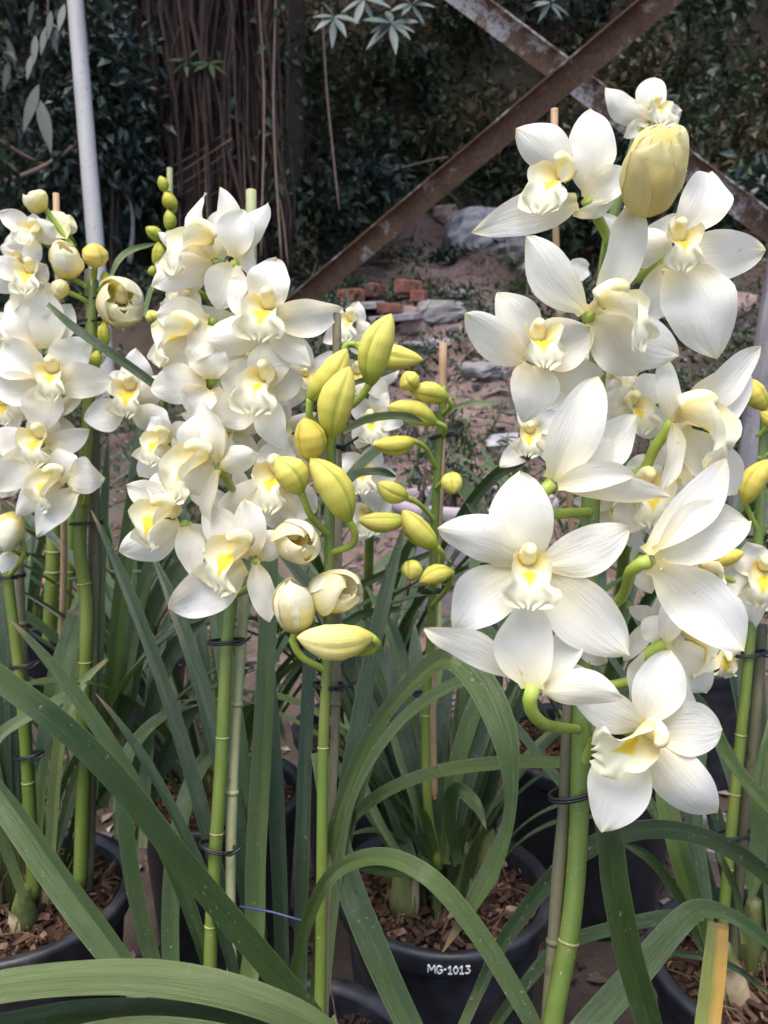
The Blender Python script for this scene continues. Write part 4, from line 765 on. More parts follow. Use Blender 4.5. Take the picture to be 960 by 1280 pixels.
text_on(potMG, pMG, .125, -math.pi/2-.20, [LET[k] for k in 'MG-1013'], .58, .0076, .0009)
text_on(potH, pH, .155, -math.pi*.975-.20, [LET[k] for k in 'maurinE'], .85, .0125, .0013)
# ------------------------------------------------------------------ the tall white spike in front
Rp = plant(pR, 'orchid with the largest white flowers on a tall thick green spike')
stem(Rp, [(655, 1780, .42), (672, 1500, .44), (688, 1300, .455), (713, 1160, .462), (723, 1040, .47), (727, 900, .475), (733, 780, .48), (738, 640, .485), (745, 480, .485), (756, 380, .478), (768, 300, .465), (782, 285, .455)], 24, (1162, 1300))
for k in range(3): bulb(Rp, (pR[0]+.03*math.cos(k*2.1)-.015, pR[1]+.03*math.sin(k*2.1), ZR-.03), .09, .02)
opening(Rp, (806, 264, .44), (831, 170, .388), 84, [(806, 264, .44), (790, 285, .447), (772, 306, .463)], mat_bud('half_open_yellow', (.72, .68, .18), (.91, .84, .40), (.92, .86, .54), 0), .58, label='half open pale yellow flower at the top of the spike')
flower(Rp, (722, 236, .455), [(645, 160, .0, 54, 706, 208, 0), (737, 131, .006, 60, 752, 245, .006), (788, 212, -.005, 44, 742, 262, .004), (595, 288, -.012, 50, 722, 262, 0), (771, 250, -.002, 17, 712, 292, .004)], ((-.62, -.22, .75), (.25, 1, .1), 60, 704, 222, -.012), [(745, 262, .462), (756, 290, .47), (762, 315, .472)])
flower(Rp, (842, 318, .462), [(893, 207, .008, 60, 848, 285, .004), (960, 312, -.006, 60, 856, 320, 0), (894, 440, -.016, 84, 846, 338, 0), (786, 290, .0, 50, 838, 325, .004), (800, 410, .01, 50, 835, 335, .004)], ((-.05, -.15, 1), (.05, 1, .1), 52, 847, 300, -.010), [(838, 325, .466), (800, 345, .476), (762, 362, .48)])
flower(Rp, (738, 392, .435), [(660, 291, -.004, 56, 730, 385, 0), (792, 252, .004, 52, 738, 384, .004), (852, 445, .006, 72, 748, 396, .006), (800, 468, .010, 66, 745, 400, .008)], ((.80, -.28, .55), (-.1, 1, .25), 66, 758, 380, -.010), [(732, 396, .445), (742, 428, .47), (750, 440, .482)], bulge=.08)
flower(Rp, (668, 446, .452), [(622, 365, .002, 54, 656, 436, .004), (580, 391, -.010, 50, 652, 456, 0), (742, 414, -.012, 66, 680, 448, -.004), (655, 524, -.004, 60, 664, 462, .002), (755, 468, .004, 46, 690, 472, .006)], ((.05, -.05, 1), (.0, 1, .2), 50, 672, 424, -.012), [(680, 462, .462), (712, 466, .478), (735, 470, .485)])
flower(Rp, (692, 606, .43), [(751, 466, -.004, 62, 690, 600, 0), (778, 548, .006, 56, 696, 596, .006), (797, 592, -.010, 34, 697, 606, -.004), (838, 618, .0, 26, 700, 610, 0), (794, 520, .014, 60, 700, 590, .012)], None, [(690, 600, .43), (676, 622, .432), (688, 641, .44), (715, 641, .46), (738, 640, .484)], bulge=.10)
flower(Rp, (846, 524, .452), [(832, 440, .0, 32, 838, 530, 0), (943, 432, .004, 46, 842, 520, .006), (936, 463, .010, 66, 850, 516, .010), (921, 618, .006, 58, 858, 546, .008), (824, 614, -.012, 30, 836, 530, -.006)], ((.72, -.40, .56), (.35, .9, .3), 72, 860, 518, -.010), [(836, 530, .455), (818, 560, .462), (800, 590, .472), (745, 600, .486)])
flower(Rp, (665, 706, .405), [(650, 587, .006, 76, 676, 694, .004), (546, 660, -.004, 58, 652, 694, 0), (788, 660, -.002, 60, 684, 706, 0), (566, 790, .008, 72, 648, 722, .004), (785, 818, .0, 78, 688, 722, .002)], ((-.06, -.22, 1), (.06, 1, .12), 58, 660, 704, -.010), [(672, 706, .412), (700, 720, .445), (734, 742, .48)], label='widest white flower facing the camera, with a golden patch on its lip')
flower(Rp, (668, 858, .392), [(657, 742, -.004, 74, 667, 860, 0), (529, 790, .006, 40, 650, 846, .002), (778, 872, -.006, 46, 678, 862, 0), (725, 780, .014, 44, 674, 852, .006), (734, 835, .012, 40, 680, 858, .006)], None, [(666, 856, .393), (662, 882, .395), (680, 905, .41), (722, 912, .466)], back=1, bulge=.08)
flower(Rp, (806, 918, .418), [(752, 1040, -.006, 74, 782, 948, 0), (899, 1027, -.004, 66, 824, 944, 0), (716, 866, -.004, 50, 800, 900, .004), (838, 812, .008, 62, 802, 896, .006), (908, 914, .0, 66, 826, 908, .004)], ((-.50, -.36, .78), (.86, .12, .35), 66, 806, 914, -.012), [(800, 915, .426), (760, 910, .44), (738, 935, .465), (722, 970, .474)], label='lowest white flower, tilted sideways with its golden lip pointing down')
flower(Rp, (814, 702, .418), [(908, 576, .004, 50, 810, 692, 0), (942, 650, .0, 76, 818, 698, 0), (936, 816, -.010, 78, 818, 706, -.002), (816, 746, .014, 34, 806, 694, .008), (880, 690, .016, 50, 818, 700, .008)], None, [(812, 700, .419), (790, 712, .425), (778, 745, .45), (742, 775, .48)], back=1, bulge=.09)
flower(Rp, (834, 806, .452), [(836, 748, .004, 30, 830, 804, 0), (876, 908, -.012, 30, 836, 806, -.004), (885, 868, .002, 52, 842, 800, .002), (792, 880, .010, 60, 828, 812, .006), (806, 770, .012, 40, 830, 800, .006)], ((.75, -.5, .2), (.3, .8, -.3), 56, 858, 792, .004), [(828, 806, .453), (806, 820, .456), (790, 850, .468), (735, 860, .476)])
flower(Rp, (800, 610, .482), [(756, 586, -.004, 40, 796, 610, 0), (806, 566, .004, 44, 800, 604, 0), (866, 640, .004, 44, 806, 612, .002), (776, 668, .004, 46, 796, 616, .002), (838, 676, .004, 46, 804, 618, .002)], ((.05, -.35, .95), (0, 1, .3), 54, 806, 606, -.012), None, label='shaded flower tucked into the middle of the spike, deep yellow inside')
flower(Rp, (792, 506, .505), [(752, 500, 0, 40, 790, 506, 0), (778, 462, .004, 42, 790, 500, 0), (828, 470, .004, 40, 798, 502, 0), (820, 548, .004, 40, 796, 510, 0), (760, 540, .002, 36, 788, 510, 0)], ((.2, -.3, .9), (0, 1, .3), 40, 790, 506, -.008))
stake([(712, 876, .484), (706, 1000, .478), (696, 1120, .470), (684, 1290, .462), (650, 1760, .43)], 17, 'dark weathered stake tied beside the thick green stem of the largest spike', CANED, (1190,), [(718, 992, .472, 62)])
for c_, f_, u_, R_ in (((772, 470, .52), (.3, -.2, .9), (0, 1, .1), 70), ((836, 590, .50), (.4, -.3, .8), (.1, 1, .1), 76), ((770, 640, .51), (-.1, -.3, .9), (0, 1, .1), 62), ((732, 470, .53), (-.4, -.2, .8), (0, 1, .1), 60), ((820, 780, .50), (.2, -.4, .85), (0, 1, .1), 58), ((720, 790, .47), (.1, -.4, .85), (.1, 1, .1), 60), ((790, 300, .50), (-.1, 0, .95), (0, 1, .1), 60)): posed(Rp, c_, f_, u_, R_)
# the smaller spike behind it
R2 = plant(pH, 'orchid with small white flowers peeping out behind the tall white spike', .01, -.02)
stem(R2, [(742, 940, 1.2), (770, 800, 1.05), (780, 620, .9), (752, 430, .82), (760, 300, .80), (800, 160, .78)], 15)
flower(R2, (812, 152, .78), [(757, 108, 0, 30, 808, 152, 0), (819, 93, .006, 34, 812, 148, 0), (852, 138, -.004, 30, 816, 150, 0), (778, 172, -.004, 18, 808, 154, 0), (842, 170, .004, 24, 814, 156, 0)], ((.15, -.1, 1), (.1, 1, .1), 34, 818, 138, -.01), label='small white flower above the half open yellow one')
flower(R2, (706, 352, .80), [(664, 362, 0, 32, 704, 352, 0), (690, 322, .004, 28, 704, 348, 0), (738, 330, .006, 26, 710, 350, 0), (700, 392, 0, 28, 706, 356, 0)], ((-.15, -.3, .95), (0, 1, .2), 32, 700, 356, -.012))
flower(R2, (668, 540, .82), [(624, 584, -.006, 26, 664, 548, 0), (650, 505, .004, 24, 666, 536, 0), (706, 512, .006, 30, 672, 536, 0), (700, 584, .002, 26, 672, 548, 0)], ((-.15, -.35, .9), (.1, 1, .2), 32, 662, 540, -.012))
flower(R2, (792, 398, .84), [(760, 420, 0, 30, 790, 398, 0), (822, 430, 0, 30, 794, 400, 0), (800, 366, 0, 30, 792, 394, 0)], ((0, -.3, .95), (0, 1, .2), 30, 790, 404, -.012))
stake([(693, 136, .95), (695, 300, .97), (712, 620, 1.08), (735, 935, 1.22)], 9, 'tan stake rising behind the top flowers of the tall white spike', CANEO)
# ------------------------------------------------------------------ the drooping white spike in the middle
Mp = plant(pMB, 'orchid with a drooping cluster of white flowers above a yellow-green stem', -.05, 0)
stem(Mp, [(258, 1420, .655), (262, 1240, .66), (266, 1120, .66), (276, 960, .665), (284, 800, .67), (292, 720, .675), (300, 620, .69), (302, 500, .70), (285, 400, .70), (272, 320, .70)], 16, (1147, 1040, 925))
flower(Mp, (270, 326, .655), [(244, 238, .008, 26, 266, 318, 0), (190, 357, -.012, 40, 262, 332, 0), (206, 318, .004, 34, 256, 324, .004), (278, 262, .012, 40, 268, 318, .008)], ((-.78, -.1, .55), (.25, 1, .1), 56, 258, 302, -.012), [(270, 328, .665), (278, 360, .69), (284, 390, .70)])
flower(Mp, (294, 328, .64), [(276, 236, .010, 32, 292, 318, .006), (335, 252, -.004, 28, 300, 322, 0), (304, 262, -.008, 42, 294, 322, -.002), (272, 384, -.006, 48, 292, 330, 0), (318, 318, .008, 40, 296, 330, .006)], None, [(292, 330, .644), (300, 360, .67), (294, 395, .70)])
flower(Mp, (334, 400, .632), [(345, 319, .006, 48, 338, 388, .002), (427, 386, -.004, 42, 346, 398, 0), (286, 350, .006, 44, 330, 394, .004), (256, 424, -.008, 44, 328, 406, 0), (388, 458, -.004, 32, 340, 410, .002)], ((-.12, -.2, 1), (.1, 1, .1), 52, 335, 384, -.010), [(332, 404, .64), (316, 420, .67), (300, 440, .70)], label='white flower at the outer edge of the cluster, petal reaching over the stone slab')
flower(Mp, (330, 492, .640), [(346, 424, .004, 46, 334, 484, 0), (278, 452, .008, 44, 328, 486, .004), (272, 528, .0, 46, 324, 500, 0), (358, 562, -.006, 36, 336, 502, 0), (378, 470, .006, 40, 338, 490, .004)], ((-.25, -.2, .95), (.12, 1, .1), 52, 332, 474, -.012), [(332, 496, .646), (316, 510, .68), (302, 520, .70)])
flower(Mp, (262, 402, .645), [(194, 394, -.006, 40, 258, 400, 0), (200, 380, .008, 30, 256, 398, .004), (196, 455, .002, 36, 252, 410, .002), (240, 460, -.008, 36, 258, 408, -.004)], ((-.85, -.15, .45), (.1, 1, .1), 54, 236, 414, -.006), [(266, 402, .655), (284, 412, .69)])
flower(Mp, (262, 478, .640), [(187, 486, -.008, 46, 258, 482, 0), (206, 452, .004, 40, 256, 474, .004), (262, 426, -.006, 44, 264, 474, -.002), (240, 520, -.004, 40, 260, 486, 0), (282, 530, .006, 40, 266, 486, .004)], None, [(266, 480, .65), (276, 470, .67), (292, 490, .70)])
flower(Mp, (272, 582, .618), [(248, 512, .008, 56, 262, 574, .006), (252, 502, -.002, 28, 276, 574, 0), (322, 568, -.010, 32, 278, 584, 0), (256, 667, -.008, 18, 276, 592, -.004), (226, 612, .008, 44, 266, 590, .008)], ((-.72, -.34, .62), (.2, 1, .25), 56, 252, 572, -.010), [(276, 588, .626), (290, 610, .65), (300, 630, .69)])
flower(Mp, (228, 652, .615), [(160, 606, .006, 36, 214, 634, .002), (150, 690, .0, 46, 222, 660, .002), (244, 722, -.006, 34, 230, 664, 0), (188, 590, .012, 36, 222, 636, .008), (262, 690, .008, 36, 234, 662, .006)], ((-.66, -.36, .68), (.2, 1, .25), 52, 208, 638, -.010), [(232, 658, .622), (250, 676, .64), (270, 690, .66), (296, 690, .68)])
flower(Mp, (318, 698, .605), [(306, 624, .002, 38, 324, 690, 0), (253, 634, .010, 44, 312, 688, .006), (207, 763, -.006, 54, 296, 714, .002), (336, 778, -.006, 30, 322, 706, 0), (356, 668, .008, 34, 324, 694, .004)], ((-.62, -.34, .72), (.2, 1, .25), 58, 302, 684, -.010), [(322, 702, .61), (318, 728, .63), (292, 745, .67)])
flower(Mp, (346, 606, .645), [(268, 640, .004, 44, 338, 608, 0), (340, 552, .006, 44, 346, 598, 0), (396, 640, .006, 46, 350, 612, 0), (352, 664, .006, 44, 346, 616, 0)], ((-.2, -.3, .95), (0, 1, .2), 52, 346, 590, -.012))
flower(Mp, (212, 556, .675), [(172, 596, 0, 36, 210, 558, 0), (186, 522, .004, 30, 208, 552, 0), (246, 536, .006, 34, 216, 552, 0)], ((-.5, -.3, .8), (.1, 1, .2), 36, 204, 548, -.008))
for c_, f_, u_, R_ in (((232, 360, .68), (-.5, -.1, .8), (.1, 1, .1), 56), ((300, 400, .69), (.2, -.2, .9), (-.1, 1, .1), 60), ((226, 446, .68), (-.7, -.25, .7), (.1, 1, .1), 56), ((310, 452, .685), (.1, -.2, .95), (0, 1, .1), 58), ((286, 540, .68), (-.1, -.3, .9), (.1, 1, .1), 60), ((236, 600, .68), (-.5, -.3, .8), (0, 1, .1), 54), ((300, 640, .68), (-.2, -.3, .9), (.2, 1, .1), 58), ((352, 540, .69), (.2, -.2, .9), (0, 1, .1), 52), ((382, 470, .70), (.3, -.2, .9), (-.2, 1, .1), 46), ((236, 318, .70), (-.3, .1, .9), (0, 1, .1), 46)): posed(Mp, c_, f_, u_, R_)
stake([(314, 238, .745), (314, 420, .74), (308, 620, .715), (304, 760, .685), (292, 960, .675), (288, 1100, .67), (290, 1240, .67), (286, 1430, .66)], 13, 'greenish stake tied to the stem under the drooping white cluster', CANEG, (880, 1000), [(283, 803, .668, 44), (272, 1060, .662, 44)])
# ------------------------------------------------------------------ the fat yellow bud spike
Bp = plant(pMB, 'orchid with fat yellow-green buds and three half open pale yellow flowers', .02, .01)
stem(Bp, [(396, 1430, .60), (400, 1250, .60), (402, 1120, .60), (404, 940, .60), (410, 800, .60), (412, 660, .605), (414, 560, .61), (416, 470, .615)], 14, (938, 1100), name='flower_stem')
G0 = (415, 560, .61)
bud(Bp, (386, 500, .59), (434, 436, .58), 37, [(386, 500, .59), (388, 522, .595), (410, 545, .61)])
bud(Bp, (462, 482, .60), (489, 392, .585), 42, [(462, 482, .60), (446, 502, .605), (418, 520, .612)])
bud(Bp, (444, 431, .66), (529, 450, .655), 33, [(444, 431, .66), (432, 432, .66), (418, 462, .62)])
bud(Bp, (413, 548, .582), (437, 458, .57), 44, [(413, 548, .582), (411, 568, .59), (413, 590, .604)])
bud(Bp, (390, 578, .58), (380, 522, .568), 40, [(390, 578, .58), (400, 590, .59), (412, 600, .604)], mat_bud('tan_yellow_bud', (.44, .42, .05), (.66, .54, .09), (.72, .54, .10)))
bud(Bp, (377, 616, .575), (346, 572, .565), 42, [(377, 616, .575), (386, 640, .585), (398, 656, .595), (411, 668, .604)])
bud(Bp, (437, 652, .582), (388, 572, .57), 44, [(437, 652, .582), (444, 668, .588), (438, 682, .595), (412, 692, .604)])
opening(Bp, (360, 672, .60), (384, 680, .555), 60, None, None, .38)
opening(Bp, (392, 742, .60), (444, 736, .575), 62, [(392, 742, .60), (396, 760, .605), (410, 770, .604)], None, .40)
opening(Bp, (372, 792, .585), (362, 722, .575), 54, [(372, 792, .585), (366, 800, .585), (378, 822, .59), (408, 838, .60)], None, .36)
bud(Bp, (466, 796, .575), (371, 797, .565), 46, [(466, 796, .575), (472, 806, .58), (456, 816, .585), (410, 814, .60)], mat_bud('low_yellow_bud', (.58, .56, .10), (.80, .70, .22), (.86, .76, .34), .4))
stake([(421, 392, .635), (422, 560, .63), (422, 760, .622), (418, 940, .615), (410, 1100, .61), (406, 1240, .606), (404, 1430, .605)], 11, 'brown stake tied behind the fat yellow bud spike', CANE, (890,), [(411, 858, .608, 38), (416, 560, .62, 34)])
# ------------------------------------------------------------------ the slim bud spike in the MG pot
Cp = plant(pMG, 'orchid with slim yellow-green buds growing from the lettered pot', 0, .02)
stem(Cp, [(548, 1085, .89), (535, 1010, .88), (532, 900, .87), (538, 800, .86), (542, 700, .85), (546, 600, .84), (552, 520, .835), (556, 482, .83)], 11, (890, 820, 975))
for b, t, w_, pd in (((520, 484, .80), (505, 466, .79), 27, [(520, 484, .80), (535, 492, .815), (550, 500, .833)]), ((561, 498, .81), (512, 488, .80), 27, [(561, 498, .81), (564, 508, .815), (554, 518, .833)]), ((546, 528, .81), (484, 508, .80), 30, [(546, 528, .81), (556, 534, .815), (554, 546, .836)]), ((520, 551, .805), (466, 556, .795), 25, [(520, 551, .805), (532, 560, .815), (545, 585, .838)]), ((510, 622, .81), (471, 604, .80), 27, [(510, 622, .81), (524, 630, .82), (543, 650, .845)]), ((508, 650, .80), (447, 650, .79), 26, [(508, 650, .80), (520, 658, .815), (542, 672, .846)]), ((546, 684, .80), (503, 638, .79), 32, [(546, 684, .80), (554, 694, .81), (548, 712, .83), (541, 724, .848)]), ((566, 592, .79), (567, 616, .775), 27, [(566, 592, .79), (556, 600, .81), (546, 610, .838)]), ((514, 702, .80), (513, 724, .785), 27, [(514, 702, .80), (524, 712, .81), (541, 726, .848)]), ((566, 714, .80), (524, 728, .79), 25, [(566, 714, .80), (560, 734, .815), (540, 758, .85)])):
    bud(Cp, b, t, w_, pd)
stake([(554, 428, .88), (552, 560, .885), (546, 700, .89), (540, 860, .90), (546, 1085, .92)], 10, 'brown stake behind the slim bud spike in the lettered pot', CANEO, (), [(552, 546, .842, 30), (540, 740, .852, 28), (532, 868, .872, 30)])
for k, (dx, dy, hh) in enumerate(((-.045, -.02, .085), (.02, -.015, .10), (-.01, .03, .09), (.05, .03, .08))): bulb(Cp, (pMG[0]+dx, pMG[1]+dy, ZR-.03), hh, .021, (dx, 0))
# ------------------------------------------------------------------ white flowers behind the buds
Dp = plant(pD, 'orchid with small white flowers behind the fat yellow buds')
stem(Dp, [(455, 905, 1.40), (458, 800, 1.25), (462, 640, 1.1), (456, 500, 1.02), (440, 400, .98)], 12)
for c, pets, lp in (((436, 412, .98), [(400, 384, 0, 22), (448, 376, 0, 24), (470, 420, 0, 24), (404, 428, 0, 22), (452, 446, 0, 22)], (440, 400)), ((452, 470, 1.0), [(420, 456, 0, 26), (470, 436, 0, 24), (500, 462, 0, 26), (440, 508, 0, 26), (484, 500, 0, 24)], (446, 466)), ((470, 520, 1.0), [(436, 500, 0, 26), (484, 486, 0, 24), (504, 530, 0, 26), (446, 560, 0, 28), (486, 568, 0, 26)], (462, 526)), ((456, 590, 1.02), [(424, 570, 0, 28), (474, 556, 0, 26), (496, 598, 0, 30), (432, 620, 0, 28), (470, 640, 0, 28)], (450, 588)), ((462, 640, 1.06), [(430, 640, 0, 26), (490, 630, 0, 26), (446, 676, 0, 28), (482, 672, 0, 26)], (460, 640))):
    flower(Dp, c, pets, ((random.uniform(-.4, .3), -.25, .9), (0, 1, .1), 32, lp[0], lp[1], -.012))
# ------------------------------------------------------------------ the white spike near the grey pole
Lp = plant(pL, 'orchid with white flowers and round yellow buds in front of the grey pole', .03, 0)
stem(Lp, [(100, 1110, .90), (103, 1000, .885), (104, 880, .875), (108, 760, .868), (100, 690, .86), (104, 610, .855), (110, 520, .85), (114, 420, .85), (116, 350, .85)], 16, (832, 736, 930))
stem(Lp, [(42, 1120, .90), (36, 1000, .89), (26, 860, .88), (10, 720, .87), (14, 680, .87)], 14, (900, 980))
opening(Lp, (58, 262, .84), (30, 240, .83), 32, [(58, 262, .84), (70, 280, .845), (92, 310, .85)], None, .2, False)
flower(Lp, (44, 296, .835), [(-2, 266, 0, 24, 40, 292, 0), (4, 305, -.004, 22, 40, 298, 0), (34, 268, .004, 22, 44, 292, 0), (66, 282, -.004, 30, 46, 300, -.002), (40, 334, .004, 22, 44, 300, 0)], ((-.2, -.1, .9), (0, 1, .1), 28, 44, 288, -.01))
flower(Lp, (78, 284, .85), [(88, 268, .0, 24, 76, 290, 0), (66, 262, 0, 24, 76, 290, 0), (84, 300, -.004, 22, 76, 282, 0)], None, None, mat=CREAM)
flower(Lp, (34, 346, .83), [(-6, 322, .0, 26, 30, 346, 0), (22, 396, .004, 34, 34, 352, 0), (62, 394, .006, 34, 38, 352, 0), (-10, 362, .004, 26, 28, 350, 0), (58, 330, .0, 30, 38, 344, 0)], ((.1, -.2, .95), (0, 1, .1), 36, 38, 340, -.01))
opening(Lp, (84, 348, .84), (80, 304, .815), 44, [(84, 348, .84), (98, 352, .845), (112, 362, .85)], None, .5, label='round yellow half open flower beside the ball-shaped yellow bud')
bud(Lp, (119, 334, .835), (118, 304, .82), 32, [(119, 334, .835), (118, 346, .845), (114, 362, .85)], mat_bud('ball_yellow_bud', (.56, .50, .08), (.74, .60, .14), (.76, .58, .14)), 0, label='smooth ball-shaped yellow bud just in front of the grey pole')
opening(Lp, (152, 382, .86), (152, 372, .818), 64, [(152, 382, .86), (136, 400, .86), (118, 405, .85)], None, .74, label='cup-shaped cream flower facing the camera beside the ball-shaped bud')
bud(Lp, (86, 366, .83), (64, 354, .82), 26, [(86, 366, .83), (100, 372, .84), (113, 380, .85)], YBUD)
for b, t, w_ in (((130, 364, .84), (131, 338, .84), 15), ((133, 432, .84), (131, 402, .835), 16), ((122, 458, .84), (121, 438, .835), 14), ((142, 352, .85), (136, 344, .85), 12)): bud(Lp, b, t, w_, [b, (118, b[1]+14, .85)], GBUD)
flower(Lp, (56, 440, .83), [(56, 362, -.006, 38, 58, 436, -.002), (12, 372, .002, 40, 50, 436, .004), (88, 380, .006, 36, 60, 434, .004), (-4, 396, .008, 34, 48, 436, .006)], None, [(58, 438, .835), (72, 446, .84), (108, 450, .85)])
flower(Lp, (60, 478, .81), [(114, 425, .006, 42, 68, 470, .002), (4, 425, .006, 48, 54, 470, .004), (-14, 484, -.004, 40, 52, 480, 0), (143, 477, -.004, 40, 74, 480, 0), (50, 540, -.006, 44, 60, 488, 0)], ((.15, -.25, .95), (-.1, 1, .1), 42, 66, 464, -.010), label='white flower in the middle of the spike with a wide golden lip')
flower(Lp, (160, 506, .82), [(170, 435, .006, 38, 156, 498, .002), (104, 524, -.004, 38, 152, 508, 0), (218, 536, -.004, 32, 164, 514, 0), (204, 470, .006, 30, 164, 502, .004), (138, 462, .010, 30, 154, 500, .006)], ((.1, -.25, .95), (.05, 1, .1), 40, 162, 486, -.010), [(158, 508, .826), (136, 520, .84), (112, 530, .85)])
flower(Lp, (50, 556, .815), [(-10, 542, 0, 36, 44, 556, 0), (112, 536, -.002, 28, 62, 556, 0), (-12, 612, -.004, 40, 42, 562, 0), (54, 508, .008, 36, 50, 548, .004), (92, 584, .006, 30, 58, 562, .004)], ((-.05, -.28, .95), (0, 1, .1), 40, 50, 546, -.010))
flower(Lp, (88, 606, .80), [(130, 598, .002, 42, 82, 590, .004), (44, 671, -.008, 34, 98, 616, 0), (20, 645, .006, 30, 64, 598, .006), (70, 560, .006, 36, 80, 600, .004)], ((-.55, -.45, .7), (.2, 1, .3), 42, 70, 596, -.008), [(98, 614, .81), (108, 612, .83), (106, 630, .85)])
flower(Lp, (4, 500, .84), [(-20, 520, 0, 28), (20, 540, 0, 28), (10, 470, 0, 28), (40, 520, .004, 24)], ((.3, -.2, .9), (0, 1, .1), 30, 4, 505, -.012))
opening(Lp, (18, 640, .83), (2, 690, .82), 42, [(18, 640, .83), (30, 690, .84), (12, 720, .86)], None, .4, label='hanging cream flower at the edge, with one white petal out')
flower(Lp, (12, 688, .84), [(36, 670, -.004, 22, 10, 676, 0), (2, 716, .0, 20, 14, 690, 0)], None)
stake([(113, 338, .875), (116, 500, .875), (118, 700, .88), (115, 860, .885), (110, 1110, .91)], 15, 'dark thick stake behind the white spike near the grey pole', CANED, (), [(108, 655, .858, 40), (112, 376, .856, 36), (110, 404, .856, 36)])
stake([(22, 690, .90), (30, 860, .90), (46, 1120, .93)], 13, 'pale jointed stake beside the stem of the hanging cream flower', CANE, (783, 880), [(12, 722, .872, 38), (30, 832, .882, 36), (36, 945, .888, 36)])
stake([(70, 242, .90), (73, 360, .90), (76, 520, .905), (80, 700, .95), (70, 1000, 1.02), (66, 1100, 1.06)], 8, 'thin brown stake poking above the topmost white petals', CANEO)
for c_, f_, u_, R_ in (((24, 412, .85), (-.2, -.1, .9), (0, 1, .1), 50), ((88, 470, .85), (.2, -.2, .9), (0, 1, .1), 48), ((16, 450, .86), (-.3, -.2, .9), (0, 1, .1), 50), ((24, 585, .84), (-.3, -.3, .9), (0, 1, .1), 46), ((66, 520, .84), (.1, -.3, .9), (0, 1, .1), 46), ((22, 322, .86), (-.3, 0, .9), (0, 1, .1), 40)): posed(Lp, c_, f_, u_, R_)
# a spike of small green buds beyond
Fp = plant(pN, 'orchid spike of small green buds in front of the aerial roots')
stem(Fp, [(165, 815, 1.62), (185, 700, 1.4), (205, 520, 1.2), (212, 400, 1.12), (214, 300, 1.1), (210, 240, 1.1)], 8)
for b, t, w_ in (((206, 240, 1.09), (200, 220, 1.09), 14), ((220, 262, 1.09), (206, 240, 1.085), 18), ((212, 290, 1.09), (210, 262, 1.085), 16), ((204, 302, 1.09), (182, 284, 1.08), 17), ((195, 334, 1.09), (198, 302, 1.085), 16), ((214, 312, 1.1), (196, 300, 1.1), 14), ((194, 346, 1.1), (190, 332, 1.1), 12)): bud(Fp, b, t, w_, [b, (213, b[1]+10, 1.1)], GBUD)
bud(Fp, (194, 404, 1.1), (186, 388, 1.09), 18, [(194, 404, 1.1), (208, 416, 1.12)], BUD)
stake([(212, 210, 1.16), (213, 400, 1.18), (206, 560, 1.26), (175, 815, 1.64)], 7, 'thin pale stake standing behind the small green buds', CANEG)
# the spike at the photo's edge
Ep = plant(pE, 'orchid with curved yellow buds and a slender stem above the half yellow leaf', -.05, 0)
stem(Ep, [(900, 1210, .80), (905, 1140, .80), (914, 1040, .80), (926, 920, .80), (938, 800, .80), (946, 700, .80), (952, 600, .80), (958, 500, .80)], 13, (1080, 922, 1000))
for b, t, w_ in (((956, 512, .78), (938, 474, .77), 27), ((930, 630, .78), (962, 574, .77), 30), ((972, 540, .78), (950, 514, .775), 18), ((896, 706, .79), (930, 690, .78), 20)): bud(Ep, b, t, w_, [b, (b[0]+8, b[1]+14, .79), (948, b[1]+34, .80)], mat_bud('edge_yellow_bud', (.44, .44, .05), (.66, .56, .10), (.76, .60, .13)))
flower(Ep, (952, 722, .79), [(934, 676, .0, 40, 958, 712, 0), (905, 712, .004, 46, 948, 722, 0), (985, 760, 0, 40), (990, 690, 0, 40), (940, 790, .004, 30)], ((-.4, -.35, .85), (.1, 1, .1), 48, 956, 712, -.010))
flower(Ep, (880, 712, .80), [(846, 708, .0, 30), (900, 690, 0, 26), (890, 740, 0, 28)], ((.8, -.2, .4), (0, 1, .1), 36, 880, 708, 0), mat=CREAM)
flower(Ep, (910, 812, .80), [(892, 838, 0, 16), (924, 824, 0, 16), (906, 780, .004, 22)], ((-.1, -.9, .4), (0, .4, 1), 26, 908, 820, -.005), mat=CREAM)
stake([(952, 780, .825), (944, 900, .81), (930, 1020, .81), (920, 1150, .81), (914, 1215, .81)], 14, 'dark brown stake tied to the slender stem above the half yellow leaf', CANED, (), [(938, 818, .803, 40), (918, 1044, .803, 44)])
bulb(Ep, (pE[0]-.045, pE[1]-.02, ZR-.03), .07, .020, (-.25, 0)); bulb(Ep, (pE[0]-.01, pE[1]+.03, ZR-.03), .08, .02); bulb(Ep, (pE[0]+.03, pE[1]-.03, ZR-.03), .075, .019, (.2, 0))
# plants that show only their leaves and stems
Gp = plant(pG, 'orchid without flowers in a fan of dark leaves behind the drooping cluster'); Hp = plant(pH, 'orchid without flowers in the pot with the handwritten name', .04, .02); Kp = plant(pK, 'orchid with thick bare green stems behind the white spike near the pole'); Np = plant(pN, 'orchid with the tallest upright leaves between the two white clusters', .04, 0); Qp = plant(pQ, 'orchid with dark leaves behind the lowest white flower')
for pts, w_ in ((((62, 800, 1.45), (65, 730, 1.42), (68, 600, 1.4)), 17), (((78, 800, 1.4), (86, 700, 1.38), (92, 600, 1.36)), 13)): stem(Kp, list(pts), w_, (715, 690))
